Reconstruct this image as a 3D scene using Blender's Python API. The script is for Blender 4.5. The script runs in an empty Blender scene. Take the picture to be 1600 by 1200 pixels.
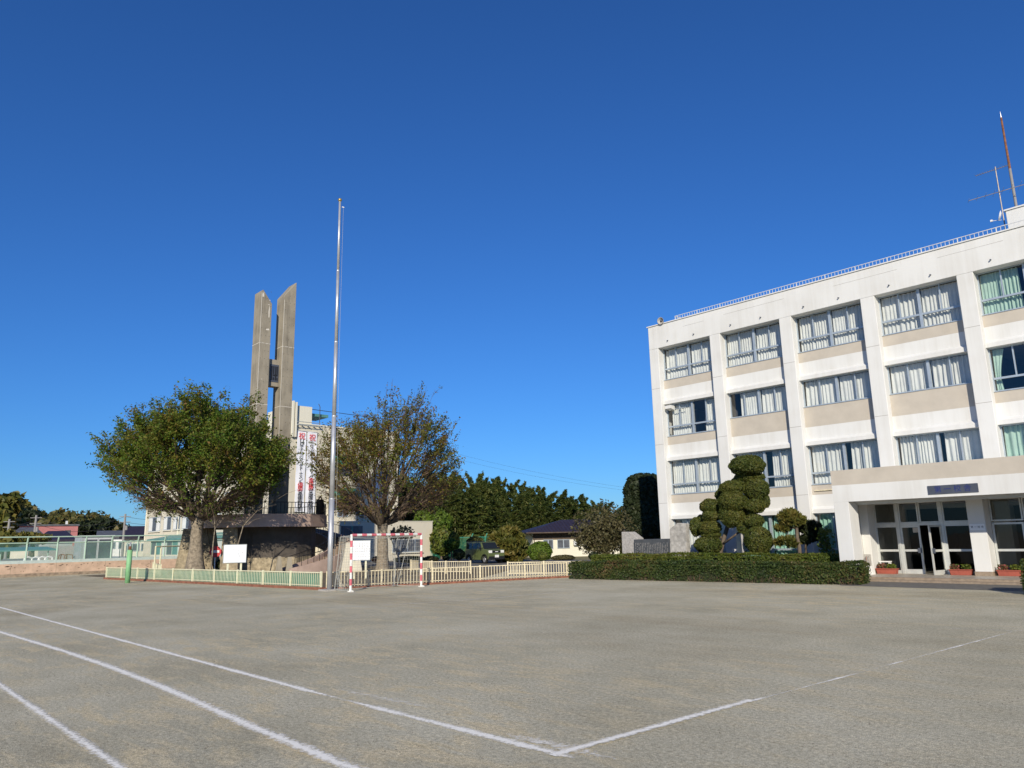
import bpy, bmesh, math, random
import numpy as np
from mathutils import Vector, Matrix, Euler
R = math.radians
random.seed(7)
rng = np.random.default_rng(11)
S = bpy.context.scene
COL = S.collection

# ---------------------------------------------------------------- camera
# school frame: X runs along the main facade, Y into it, camera stands at the origin
CH = 1.75
FPX, PITCH, ROLL, YAW = 1167.1, 0.204437, -0.0219225, -0.744244      # solved from vanishing points (1600 px wide photo)
def _toS(v):
    s, c = math.sin(YAW), math.cos(YAW)
    return Vector((-(v[0]*s+v[1]*c), v[0]*c-v[1]*s, v[2]))
_cp, _sp, _cr, _sr = math.cos(PITCH), math.sin(PITCH), math.cos(ROLL), math.sin(ROLL)
_r, _u, _f = Vector((1, 0, 0)), Vector((0, -_sp, _cp)), Vector((0, _cp, _sp))
CA, CB, CF = _toS(_cr*_r+_sr*_u), _toS(-_sr*_r+_cr*_u), _toS(_f)
cam = bpy.data.cameras.new('camera'); camo = bpy.data.objects.new('camera', cam); COL.objects.link(camo)
M = Matrix.Identity(4)
for i in range(3):
    M[i][0] = CA[i]; M[i][1] = CB[i]; M[i][2] = -CF[i]
M[2][3] = CH
camo.matrix_world = M
cam.sensor_fit = 'HORIZONTAL'; cam.sensor_width = 36; cam.lens = 36*FPX/1600
cam.clip_start = 0.1; cam.clip_end = 6000
S.camera = camo
S.render.resolution_x, S.render.resolution_y = 1024, 768

# ---------------------------------------------------------------- light
SUN_EL = R(24.5); SUN_AZ = math.atan2(0.665, -0.748)          # clockwise from +Y
w = bpy.data.worlds.new('World'); S.world = w; w.use_nodes = True
nt = w.node_tree; bg = nt.nodes['Background']
sky = nt.nodes.new('ShaderNodeTexSky'); sky.sky_type = 'NISHITA'; sky.sun_disc = False
sky.sun_elevation = SUN_EL; sky.sun_rotation = SUN_AZ; sky.altitude = 0
sky.air_density = 1.15; sky.dust_density = 0.0; sky.ozone_density = 10.0
tint = nt.nodes.new('ShaderNodeMix'); tint.data_type = 'RGBA'; tint.blend_type = 'MULTIPLY'; tint.inputs[0].default_value = 1.0
tint.inputs[7].default_value = (0.61, 0.92, 1.22, 1)          # white balance of the whole sky
nt.links.new(sky.outputs[0], tint.inputs[6]); nt.links.new(tint.outputs[2], bg.inputs[0]); bg.inputs[1].default_value = 0.094
sl = bpy.data.lights.new('sun', 'SUN'); slo = bpy.data.objects.new('sun', sl); COL.objects.link(slo)
sd = Vector((math.sin(SUN_AZ)*math.cos(SUN_EL), math.cos(SUN_AZ)*math.cos(SUN_EL), math.sin(SUN_EL)))
slo.rotation_euler = sd.to_track_quat('Z', 'Y').to_euler()
sl.energy = 5.0; sl.angle = R(0.53); sl.color = (1.0, 0.91, 0.76)
slo.location = (10, -20, 30)
S.view_settings.view_transform = 'Standard'; S.view_settings.look = 'None'
S.view_settings.exposure = 0.0; S.view_settings.gamma = 1.0; S.view_settings.use_curve_mapping = False

# ---------------------------------------------------------------- pixel helpers (photo pixels -> points)
def ray(x, y): return CA*((x-800)/FPX) - CB*((y-600)/FPX) + CF
def gnd(x, y, z=0.0):
    d = ray(x, y); return Vector((0, 0, CH)) + d*((z-CH)/d.z)
def aX(x, y, X):
    d = ray(x, y); return Vector((0, 0, CH)) + d*(X/d.x)
def aY(x, y, Y):
    d = ray(x, y); return Vector((0, 0, CH)) + d*(Y/d.y)
def aR(x, y, rr):
    d = ray(x, y); return Vector((0, 0, CH)) + d*(rr/math.hypot(d.x, d.y))

# ---------------------------------------------------------------- materials
MATS = {}
def mat(name, col, rough=0.7, var=0.12, scale=3.0, bump=0.0, bscale=60.0, metal=0.0, spec=0.4, col2=None, detail=6.0, stretch=None):
    m = bpy.data.materials.new(name); m.use_nodes = True; N = m.node_tree.nodes; L = m.node_tree.links
    b = N['Principled BSDF']; b.inputs['Roughness'].default_value = rough; b.inputs['Metallic'].default_value = metal
    b.inputs['Specular IOR Level'].default_value = spec
    tc = N.new('ShaderNodeTexCoord'); vec = tc.outputs['Object']
    if stretch:
        mp = N.new('ShaderNodeMapping'); mp.inputs['Scale'].default_value = stretch; L.new(vec, mp.inputs[0]); vec = mp.outputs[0]
    n = N.new('ShaderNodeTexNoise'); n.inputs['Scale'].default_value = scale; n.inputs['Detail'].default_value = detail; n.inputs['Roughness'].default_value = 0.6
    L.new(vec, n.inputs['Vector'])
    cr = N.new('ShaderNodeValToRGB')
    c2 = col2 if col2 else tuple(c*(1-var) for c in col)
    cr.color_ramp.elements[0].color = (*c2, 1); cr.color_ramp.elements[0].position = 0.35
    cr.color_ramp.elements[1].color = (*(col if col2 else [min(1, c*(1+var*0.5)) for c in col]), 1); cr.color_ramp.elements[1].position = 0.65
    L.new(n.outputs[0], cr.inputs[0]); L.new(cr.outputs[0], b.inputs['Base Color'])
    if bump:
        n2 = N.new('ShaderNodeTexNoise'); n2.inputs['Scale'].default_value = bscale; n2.inputs['Detail'].default_value = 4; L.new(tc.outputs['Object'], n2.inputs['Vector'])
        bp = N.new('ShaderNodeBump'); bp.inputs['Strength'].default_value = bump; bp.inputs['Distance'].default_value = 0.02
        L.new(n2.outputs[0], bp.inputs['Height']); L.new(bp.outputs[0], b.inputs['Normal'])
    MATS[name] = m; return m
def streak_mat(name, col, dirt, amount=0.5, rough=0.8, sc=2.0, bump=0.1):
    """painted wall with vertical rain streaks and blotches"""
    m = bpy.data.materials.new(name); m.use_nodes = True; N = m.node_tree.nodes; L = m.node_tree.links
    b = N['Principled BSDF']; b.inputs['Roughness'].default_value = rough; b.inputs['Specular IOR Level'].default_value = 0.25
    tc = N.new('ShaderNodeTexCoord'); mp = N.new('ShaderNodeMapping'); mp.inputs['Scale'].default_value = (sc*3, sc*3, sc*0.15); L.new(tc.outputs['Object'], mp.inputs[0])
    n = N.new('ShaderNodeTexNoise'); n.inputs['Scale'].default_value = 1.0; n.inputs['Detail'].default_value = 8; n.inputs['Roughness'].default_value = 0.65; L.new(mp.outputs[0], n.inputs['Vector'])
    n1 = N.new('ShaderNodeTexNoise'); n1.inputs['Scale'].default_value = sc*0.6; n1.inputs['Detail'].default_value = 8; L.new(tc.outputs['Object'], n1.inputs['Vector'])
    mu = N.new('ShaderNodeMath'); mu.operation = 'MULTIPLY'; L.new(n.outputs[0], mu.inputs[0]); L.new(n1.outputs[0], mu.inputs[1])
    cr = N.new('ShaderNodeMapRange'); cr.inputs[1].default_value = 0.2; cr.inputs[2].default_value = 0.45; cr.inputs[3].default_value = 0; cr.inputs[4].default_value = amount
    L.new(mu.outputs[0], cr.inputs[0])
    mx = N.new('ShaderNodeMix'); mx.data_type = 'RGBA'; mx.inputs[6].default_value = (*col, 1); mx.inputs[7].default_value = (*dirt, 1)
    L.new(cr.outputs[0], mx.inputs[0]); L.new(mx.outputs[2], b.inputs['Base Color'])
    n2 = N.new('ShaderNodeTexNoise'); n2.inputs['Scale'].default_value = 40; n2.inputs['Detail'].default_value = 5; L.new(tc.outputs['Object'], n2.inputs['Vector'])
    bp = N.new('ShaderNodeBump'); bp.inputs['Strength'].default_value = bump; bp.inputs['Distance'].default_value = 0.02; L.new(n2.outputs[0], bp.inputs['Height']); L.new(bp.outputs[0], b.inputs['Normal'])
    MATS[name] = m; return m
def leafmat(name, cols, trans=0.35, rough=0.55):
    m = bpy.data.materials.new(name); m.use_nodes = True; N = m.node_tree.nodes; L = m.node_tree.links
    b = N['Principled BSDF']; b.inputs['Roughness'].default_value = rough; b.inputs['Specular IOR Level'].default_value = 0.3
    g = N.new('ShaderNodeNewGeometry'); cr = N.new('ShaderNodeValToRGB')
    tc = N.new('ShaderNodeTexCoord'); n = N.new('ShaderNodeTexNoise'); n.inputs['Scale'].default_value = 0.9; n.inputs['Detail'].default_value = 3; L.new(tc.outputs['Object'], n.inputs['Vector'])
    ad = N.new('ShaderNodeMath'); ad.operation = 'MULTIPLY_ADD'; ad.inputs[1].default_value = 0.55; L.new(g.outputs['Random Per Island'], ad.inputs[0])
    ml = N.new('ShaderNodeMath'); ml.operation = 'MULTIPLY_ADD'; ml.inputs[1].default_value = 1.5; ml.inputs[2].default_value = -0.53; L.new(n.outputs[0], ml.inputs[0]); L.new(ml.outputs[0], ad.inputs[2])
    L.new(ad.outputs[0], cr.inputs[0])
    el = cr.color_ramp.elements
    while len(el) < len(cols): el.new(0.5)
    for i, c in enumerate(cols):
        el[i].position = i/(len(cols)-1); el[i].color = (*c, 1)
    L.new(cr.outputs[0], b.inputs['Base Color'])
    t = N.new('ShaderNodeBsdfTranslucent'); L.new(cr.outputs[0], t.inputs[0])
    mx = N.new('ShaderNodeMixShader'); mx.inputs[0].default_value = trans
    L.new(b.outputs[0], mx.inputs[1]); L.new(t.outputs[0], mx.inputs[2]); L.new(mx.outputs[0], N['Material Output'].inputs[0])
    MATS[name] = m; return m
def glassmat(name, tint, base=0.085):
    m = bpy.data.materials.new(name); m.use_nodes = True; N = m.node_tree.nodes; L = m.node_tree.links
    N.remove(N['Principled BSDF'])
    t = N.new('ShaderNodeBsdfTransparent'); t.inputs[0].default_value = (*tint, 1)
    gl = N.new('ShaderNodeBsdfGlossy'); gl.inputs['Roughness'].default_value = 0.015
    lw = N.new('ShaderNodeLayerWeight'); lw.inputs[0].default_value = 0.5; pw = N.new('ShaderNodeMath'); pw.operation = 'POWER'; pw.inputs[1].default_value = 5; L.new(lw.outputs['Facing'], pw.inputs[0]); fr = N.new('ShaderNodeMath'); fr.operation = 'MULTIPLY_ADD'; fr.inputs[1].default_value = 0.9; fr.inputs[2].default_value = base; L.new(pw.outputs[0], fr.inputs[0])
    tc = N.new('ShaderNodeTexCoord'); n = N.new('ShaderNodeTexNoise'); n.inputs['Scale'].default_value = 1.3; L.new(tc.outputs['Object'], n.inputs['Vector'])
    bp = N.new('ShaderNodeBump'); bp.inputs['Strength'].default_value = 0.05; bp.inputs['Distance'].default_value = 0.05; L.new(n.outputs[0], bp.inputs['Height']); L.new(bp.outputs[0], gl.inputs['Normal'])
    mx = N.new('ShaderNodeMixShader'); L.new(fr.outputs[0], mx.inputs[0]); L.new(t.outputs[0], mx.inputs[1]); L.new(gl.outputs[0], mx.inputs[2])
    L.new(mx.outputs[0], N['Material Output'].inputs[0]); MATS[name] = m; return m
def sheermat(name, col, cover=0.5):
    """net / mesh cloth: part see-through"""
    m = bpy.data.materials.new(name); m.use_nodes = True; N = m.node_tree.nodes; L = m.node_tree.links
    b = N['Principled BSDF']; b.inputs['Base Color'].default_value = (*col, 1); b.inputs['Roughness'].default_value = 0.8
    t = N.new('ShaderNodeBsdfTransparent'); mx = N.new('ShaderNodeMixShader')
    tc = N.new('ShaderNodeTexCoord'); n = N.new('ShaderNodeTexNoise'); n.inputs['Scale'].default_value = 2.2; n.inputs['Detail'].default_value = 5; L.new(tc.outputs['Object'], n.inputs['Vector'])
    mr = N.new('ShaderNodeMapRange'); mr.inputs[1].default_value = 0.3; mr.inputs[2].default_value = 0.7; mr.inputs[3].default_value = cover-0.12; mr.inputs[4].default_value = cover+0.12
    L.new(n.outputs[0], mr.inputs[0]); L.new(mr.outputs[0], mx.inputs[0]); L.new(t.outputs[0], mx.inputs[1]); L.new(b.outputs[0], mx.inputs[2])
    L.new(mx.outputs[0], N['Material Output'].inputs[0]); MATS[name] = m; return m

streak_mat('wall_white', (0.68, 0.68, 0.655), (0.50, 0.48, 0.43), 0.5, 0.75, 1.2, 0.06)
mat('beige_paint', (0.50, 0.45, 0.375), 0.75, 0.08, 1.5, 0.05, 50)
mat('sash_aluminium', (0.42, 0.48, 0.53), 0.38, 0.1, 4, metal=0.35)
mat('door_aluminium', (0.60, 0.61, 0.58), 0.4, 0.1, 4, metal=0.3)
glassmat('window_glass', (0.90, 0.915, 0.92))
glassmat('dark_glass', (0.5, 0.52, 0.5), 0.03)
mat('curtain_cream', (0.68, 0.69, 0.655), 0.9, 0.08, 2.0)
mat('curtain_green', (0.42, 0.58, 0.49), 0.9, 0.1, 2.0)
mat('interior_grey', (0.10, 0.10, 0.10), 0.9)
mat('interior_wall', (0.25, 0.24, 0.2), 0.9)
mat('blind_green', (0.30, 0.52, 0.42), 0.85, 0.08)
mat('sealant', (0.33, 0.31, 0.28), 0.8)
mat('porch_tile', (0.30, 0.235, 0.17), 0.6, 0.25, 8, 0.2, 30)
mat('porch_floor', (0.42, 0.38, 0.32), 0.45, 0.2, 5, 0.1, 30)
mat('dark_plate', (0.075, 0.085, 0.11), 0.35, 0.15, 3)
mat('blue_letter', (0.018, 0.03, 0.17), 0.5)
mat('black_paint', (0.015, 0.015, 0.017), 0.45)
mat('black_ink', (0.02, 0.02, 0.025), 0.8)
mat('red_ink', (0.75, 0.045, 0.04), 0.75)
mat('banner_cloth', (0.82, 0.83, 0.86), 0.85, 0.05, 1.0)
mat('terracotta', (0.34, 0.085, 0.055), 0.7, 0.15, 6)
mat('white_paint', (0.80, 0.80, 0.77), 0.5, 0.06, 5)
mat('rail_white', (0.60, 0.61, 0.61), 0.45, 0.06, 5)
mat('cream_steel', (0.74, 0.65, 0.44), 0.5, 0.3, 9)
mat('pale_cream_steel', (0.70, 0.68, 0.48), 0.5, 0.15, 7)
mat('kerb_brick', (0.25, 0.105, 0.065), 0.85, 0.35, 6, 0.3, 25)
sheermat('green_mesh', (0.12, 0.29, 0.20), 0.78)
sheermat('fence_net', (0.03, 0.20, 0.12), 0.30)
sheermat('pool_screen', (0.14, 0.30, 0.23), 0.30)
mat('goal_red', (0.62, 0.15, 0.18), 0.55, 0.3, 12)
mat('goal_white', (0.78, 0.77, 0.72), 0.55, 0.22, 12)
mat('net_cord', (0.40, 0.40, 0.36), 0.9)
mat('galvanised', (0.55, 0.56, 0.57), 0.42, 0.15, 3, metal=0.55)
mat('antenna_metal', (0.30, 0.27, 0.24), 0.5, 0.3, 4, metal=0.4)
mat('gold_ball', (0.45, 0.33, 0.10), 0.35, metal=0.6)
streak_mat('tower_concrete', (0.315, 0.28, 0.215), (0.10, 0.088, 0.07), 0.75, 0.9, 1.6, 0.25)
mat('joint_pale', (0.62, 0.58, 0.5), 0.9)
mat('pink_concrete', (0.50, 0.37, 0.30), 0.85, 0.15, 1.2, 0.15, 30)
mat('drum_shade_dark', (0.10, 0.085, 0.07), 0.85, 0.2, 2, 0.1)  # base drum's colour holds the gallery's shadow; tie holes reuse it
mat('rough_stone', (0.36, 0.30, 0.20), 0.95, 0.45, 3.5, 0.8, 12)
mat('tread_brown', (0.22, 0.165, 0.12), 0.9, 0.2, 4)
streak_mat('cream_wall', (0.62, 0.575, 0.455), (0.40, 0.36, 0.29), 0.4, 0.85, 0.7, 0.06)
streak_mat('pale_wall', (0.70, 0.67, 0.55), (0.5, 0.47, 0.38), 0.35, 0.85, 0.7, 0.06)
mat('green_awning', (0.05, 0.28, 0.20), 0.7, 0.15, 3)
mat('teal_panel', (0.10, 0.26, 0.24), 0.5, 0.2, 1)
mat('grey_window', (0.10, 0.11, 0.13), 0.25, 0.3, 1.5)
mat('pool_wall_pink', (0.56, 0.40, 0.29), 0.9, 0.2, 2.2, 0.3, 14)
mat('pool_wall_foot', (0.30, 0.235, 0.17), 0.95, 0.4, 4, 0.4, 20)
mat('flake', (0.15, 0.10, 0.07), 0.95, 0.3, 6)
mat('mint_steel', (0.40, 0.55, 0.44), 0.5, 0.12, 4)
mat('mint_pale', (0.48, 0.56, 0.52), 0.5, 0.12, 4)
mat('pad_green', (0.22, 0.46, 0.22), 0.6, 0.2, 3)
mat('rust', (0.23, 0.10, 0.05), 0.9, 0.4, 8)
mat('board_white', (0.82, 0.84, 0.85), 0.5, 0.04, 2)
mat('board_frame', (0.34, 0.37, 0.37), 0.5)
mat('stop_red', (0.55, 0.05, 0.05), 0.5)
mat('roof_navy', (0.032, 0.026, 0.042), 0.5, 0.2, 3, spec=0.3)
mat('roof_grey', (0.10, 0.105, 0.115), 0.6, 0.25, 2)
mat('red_siding', (0.40, 0.155, 0.15), 0.7, 0.1, 1)
mat('dark_wood_and_shade', (0.10, 0.075, 0.055), 0.8, 0.3, 4)
mat('car_green', (0.10, 0.125, 0.045), 0.3, 0.08, 2, spec=0.6)
mat('car_glass', (0.015, 0.018, 0.02), 0.08, spec=0.6)
mat('tyre', (0.02, 0.02, 0.02), 0.85)
mat('rim', (0.5, 0.5, 0.5), 0.35, metal=0.6)
mat('plate_white', (0.8, 0.8, 0.78), 0.4)
mat('lamp_glass', (0.75, 0.75, 0.72), 0.15)
mat('granite', (0.40, 0.38, 0.35), 0.75, 0.25, 14, 0.15, 50)
mat('rock', (0.42, 0.40, 0.36), 0.9, 0.35, 5, 0.7, 10)
mat('slate_dark', (0.075, 0.08, 0.085), 0.35, 0.2, 4)
mat('bark', (0.135, 0.105, 0.075), 0.95, 0.45, 6, 0.7, 18, stretch=(1, 1, 0.35))
mat('bark_pale', (0.27, 0.225, 0.165), 0.95, 0.45, 7, 0.6, 16)
mat('twig', (0.135, 0.09, 0.06), 0.95, 0.35, 3)
mat('bamboo_culm', (0.20, 0.20, 0.08), 0.6, 0.2, 3)
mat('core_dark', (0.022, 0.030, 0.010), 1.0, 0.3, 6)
mat('pole_concrete', (0.27, 0.26, 0.25), 0.9)
mat('wire_black', (0.03, 0.03, 0.035), 0.7)
mat('asphalt', (0.165, 0.155, 0.135), 0.9, 0.25, 5, 0.3, 120)
mat('soil', (0.16, 0.125, 0.075), 1.0, 0.4, 2.5, 0.6, 25)
mat('lawn_dry', (0.22, 0.19, 0.085), 1.0, 0.35, 2.5, 0.6, 40)
mat('hill_soil', (0.03, 0.04, 0.015), 1.0, 0.4, 0.05)
leafmat('leaf_zelkova', [(0.05, 0.11, 0.014), (0.09, 0.17, 0.02), (0.15, 0.20, 0.026), (0.20, 0.19, 0.03), (0.23, 0.125, 0.035)], 0.45)
leafmat('leaf_zelkova_brown', [(0.075, 0.125, 0.018), (0.13, 0.175, 0.024), (0.20, 0.19, 0.03), (0.22, 0.14, 0.035), (0.18, 0.09, 0.035)], 0.45)
leafmat('leaf_maki', [(0.04, 0.065, 0.012), (0.068, 0.09, 0.016), (0.105, 0.11, 0.02), (0.14, 0.12, 0.025)], 0.25)
leafmat('leaf_hedge', [(0.014, 0.030, 0.008), (0.03, 0.055, 0.012), (0.055, 0.085, 0.018), (0.09, 0.095, 0.025), (0.15, 0.085, 0.04)], 0.25)
leafmat('leaf_hedge_bright', [(0.05, 0.08, 0.012), (0.09, 0.13, 0.018), (0.14, 0.155, 0.025), (0.17, 0.13, 0.04)], 0.3)
leafmat('leaf_pine', [(0.05, 0.065, 0.012), (0.085, 0.095, 0.018), (0.14, 0.125, 0.025), (0.18, 0.13, 0.035)], 0.2)
leafmat('leaf_bright', [(0.07, 0.12, 0.015), (0.11, 0.18, 0.02), (0.17, 0.22, 0.03)], 0.35)
leafmat('leaf_bamboo', [(0.04, 0.07, 0.017), (0.08, 0.115, 0.026), (0.14, 0.16, 0.038), (0.22, 0.195, 0.055)], 0.45)
leafmat('leaf_dark', [(0.012, 0.020, 0.008), (0.022, 0.034, 0.012), (0.045, 0.055, 0.02)], 0.2)
leafmat('leaf_plum', [(0.055, 0.055, 0.022), (0.09, 0.085, 0.035), (0.125, 0.105, 0.05), (0.12, 0.125, 0.04)], 0.3)
leafmat('leaf_wood', [(0.03, 0.045, 0.012), (0.08, 0.085, 0.022), (0.15, 0.13, 0.035), (0.18, 0.115, 0.04)], 0.3)
leafmat('leaf_grey', [(0.14, 0.13, 0.06), (0.22, 0.20, 0.10), (0.30, 0.27, 0.15)], 0.3)
mat('soffit_paint', (0.36, 0.31, 0.25), 0.8, 0.12, 2)
leafmat('pebble', [(0.16, 0.145, 0.115), (0.28, 0.255, 0.195), (0.38, 0.35, 0.27), (0.50, 0.465, 0.37)], 0.0, 0.9)
leafmat('flower_mix', [(0.05, 0.09, 0.02), (0.10, 0.12, 0.03), (0.45, 0.12, 0.13), (0.55, 0.25, 0.25)], 0.3)

# ground material: schoolyard grit with sandy patches
def ground_material():
    m = bpy.data.materials.new('yard_grit'); m.use_nodes = True; N = m.node_tree.nodes; L = m.node_tree.links
    b = N['Principled BSDF']; b.inputs['Roughness'].default_value = 0.95; b.inputs['Specular IOR Level'].default_value = 0.15
    tc = N.new('ShaderNodeTexCoord')
    def noise(s, d, ro=0.6, stretch=None, dist=0.0):
        v = tc.outputs['Object']
        if stretch:
            mp = N.new('ShaderNodeMapping'); mp.inputs['Scale'].default_value = stretch; mp.inputs['Rotation'].default_value = (0, 0, R(-40)); L.new(v, mp.inputs[0]); v = mp.outputs[0]
        n = N.new('ShaderNodeTexNoise'); n.inputs['Scale'].default_value = s; n.inputs['Detail'].default_value = d; n.inputs['Roughness'].default_value = ro; n.inputs['Distortion'].default_value = dist
        L.new(v, n.inputs['Vector']); return n.outputs[0]
    def ramp(i, a, b_, c0, c1):
        r = N.new('ShaderNodeValToRGB'); r.color_ramp.elements[0].position = a; r.color_ramp.elements[1].position = b_
        r.color_ramp.elements[0].color = (*c0, 1); r.color_ramp.elements[1].color = (*c1, 1); L.new(i, r.inputs[0]); return r.outputs[0]
    def mix(f, a, c, mode='MIX'):
        x = N.new('ShaderNodeMix'); x.data_type = 'RGBA'; x.blend_type = mode
        if isinstance(f, float): x.inputs[0].default_value = f
        else: L.new(f, x.inputs[0])
        L.new(a, x.inputs[6]); L.new(c, x.inputs[7]); return x.outputs[2]
    base = ramp(noise(0.35, 9, 0.62), 0.36, 0.66, (0.44, 0.405, 0.29), (0.60, 0.56, 0.42))
    sand = ramp(noise(3.2, 3), 0.3, 0.7, (0.60, 0.505, 0.31), (0.70, 0.605, 0.405))
    pm = N.new('ShaderNodeMapRange'); pm.inputs[1].default_value = 0.48; pm.inputs[2].default_value = 0.60; pm.inputs[4].default_value = 0.85
    L.new(noise(1.7, 8, 0.7, (0.6, 1.7, 1), 0.5), pm.inputs[0])
    pm2 = N.new('ShaderNodeMapRange'); pm2.inputs[1].default_value = 0.38; pm2.inputs[2].default_value = 0.58; L.new(noise(0.12, 3), pm2.inputs[0])
    pp = N.new('ShaderNodeMath'); pp.operation = 'MULTIPLY'; L.new(pm.outputs[0], pp.inputs[0]); L.new(pm2.outputs[0], pp.inputs[1])
    c = mix(pp.outputs[0], base, sand)
    damp = N.new('ShaderNodeMapRange'); damp.inputs[1].default_value = 0.52; damp.inputs[2].default_value = 0.66; damp.inputs[4].default_value = 0.42; L.new(noise(0.16, 8, 0.7, (0.35, 1.6, 1), 0.6), damp.inputs[0])
    brown = ramp(noise(5, 2), 0.3, 0.7, (0.31, 0.25, 0.145), (0.40, 0.33, 0.205))
    c = mix(damp.outputs[0], c, brown)
    grit = ramp(noise(95, 3, 0.8), 0.33, 0.68, (0.36, 0.36, 0.37), (1.5, 1.49, 1.46))
    c = mix(1.0, c, grit, 'MULTIPLY')
    grit2 = ramp(noise(22, 4, 0.75), 0.3, 0.7, (0.58, 0.58, 0.58), (1.34, 1.34, 1.33))
    c = mix(1.0, c, grit2, 'MULTIPLY')
    L.new(c, b.inputs['Base Color'])
    bp = N.new('ShaderNodeBump'); bp.inputs['Strength'].default_value = 0.55; bp.inputs['Distance'].default_value = 0.012
    s = N.new('ShaderNodeMath'); s.operation = 'ADD'; L.new(noise(70, 4, 0.75), s.inputs[0]); L.new(noise(4, 5), s.inputs[1]); L.new(s.outputs[0], bp.inputs['Height']); L.new(bp.outputs[0], b.inputs['Normal'])
    MATS['yard_grit'] = m
ground_material()
def chalk_material():
    m = bpy.data.materials.new('chalk'); m.use_nodes = True; N = m.node_tree.nodes; L = m.node_tree.links
    b = N['Principled BSDF']; b.inputs['Base Color'].default_value = (0.95, 0.92, 0.82, 1); b.inputs['Roughness'].default_value = 0.95; b.inputs['Specular IOR Level'].default_value = 0.1
    uv = N.new('ShaderNodeUVMap'); uv.uv_map = 'across'; sp = N.new('ShaderNodeSeparateXYZ'); L.new(uv.outputs[0], sp.inputs[0])
    tc = N.new('ShaderNodeTexCoord')
    def noise(s, d, ro):
        n = N.new('ShaderNodeTexNoise'); n.inputs['Scale'].default_value = s; n.inputs['Detail'].default_value = d; n.inputs['Roughness'].default_value = ro; L.new(tc.outputs['Object'], n.inputs['Vector']); return n.outputs[0]
    def mth(op, a, b_):
        x = N.new('ShaderNodeMath'); x.operation = op
        for i, v in enumerate((a, b_)):
            if isinstance(v, (int, float)): x.inputs[i].default_value = v
            else: L.new(v, x.inputs[i])
        return x.outputs[0]
    # v: 0..1 across, centre 0.5 ; u: coverage of this stretch of line (0..1)
    d = mth('ABSOLUTE', mth('SUBTRACT', sp.outputs[1], 0.5), 0)
    core = mth('SUBTRACT', 1.0, mth('MULTIPLY', d, 2.0))                  # 1 centre .. 0 edge
    k = mth('ADD', mth('MULTIPLY', core, 1.0), mth('MULTIPLY', mth('SUBTRACT', noise(17, 6, 0.8), 0.5), 2.4))
    k = mth('ADD', k, mth('MULTIPLY', mth('SUBTRACT', noise(1.6, 5, 0.7), 0.5), 0.8))
    k = mth('ADD', k, mth('SUBTRACT', sp.outputs[0], 1.0))
    mr = N.new('ShaderNodeMapRange'); mr.inputs[1].default_value = 0.18; mr.inputs[2].default_value = 0.85; mr.inputs[4].default_value = 0.93; L.new(k, mr.inputs[0])
    t = N.new('ShaderNodeBsdfTransparent'); mx = N.new('ShaderNodeMixShader'); L.new(mr.outputs[0], mx.inputs[0]); L.new(t.outputs[0], mx.inputs[1]); L.new(b.outputs[0], mx.inputs[2])
    L.new(mx.outputs[0], N['Material Output'].inputs[0]); MATS['chalk'] = m
chalk_material()

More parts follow.
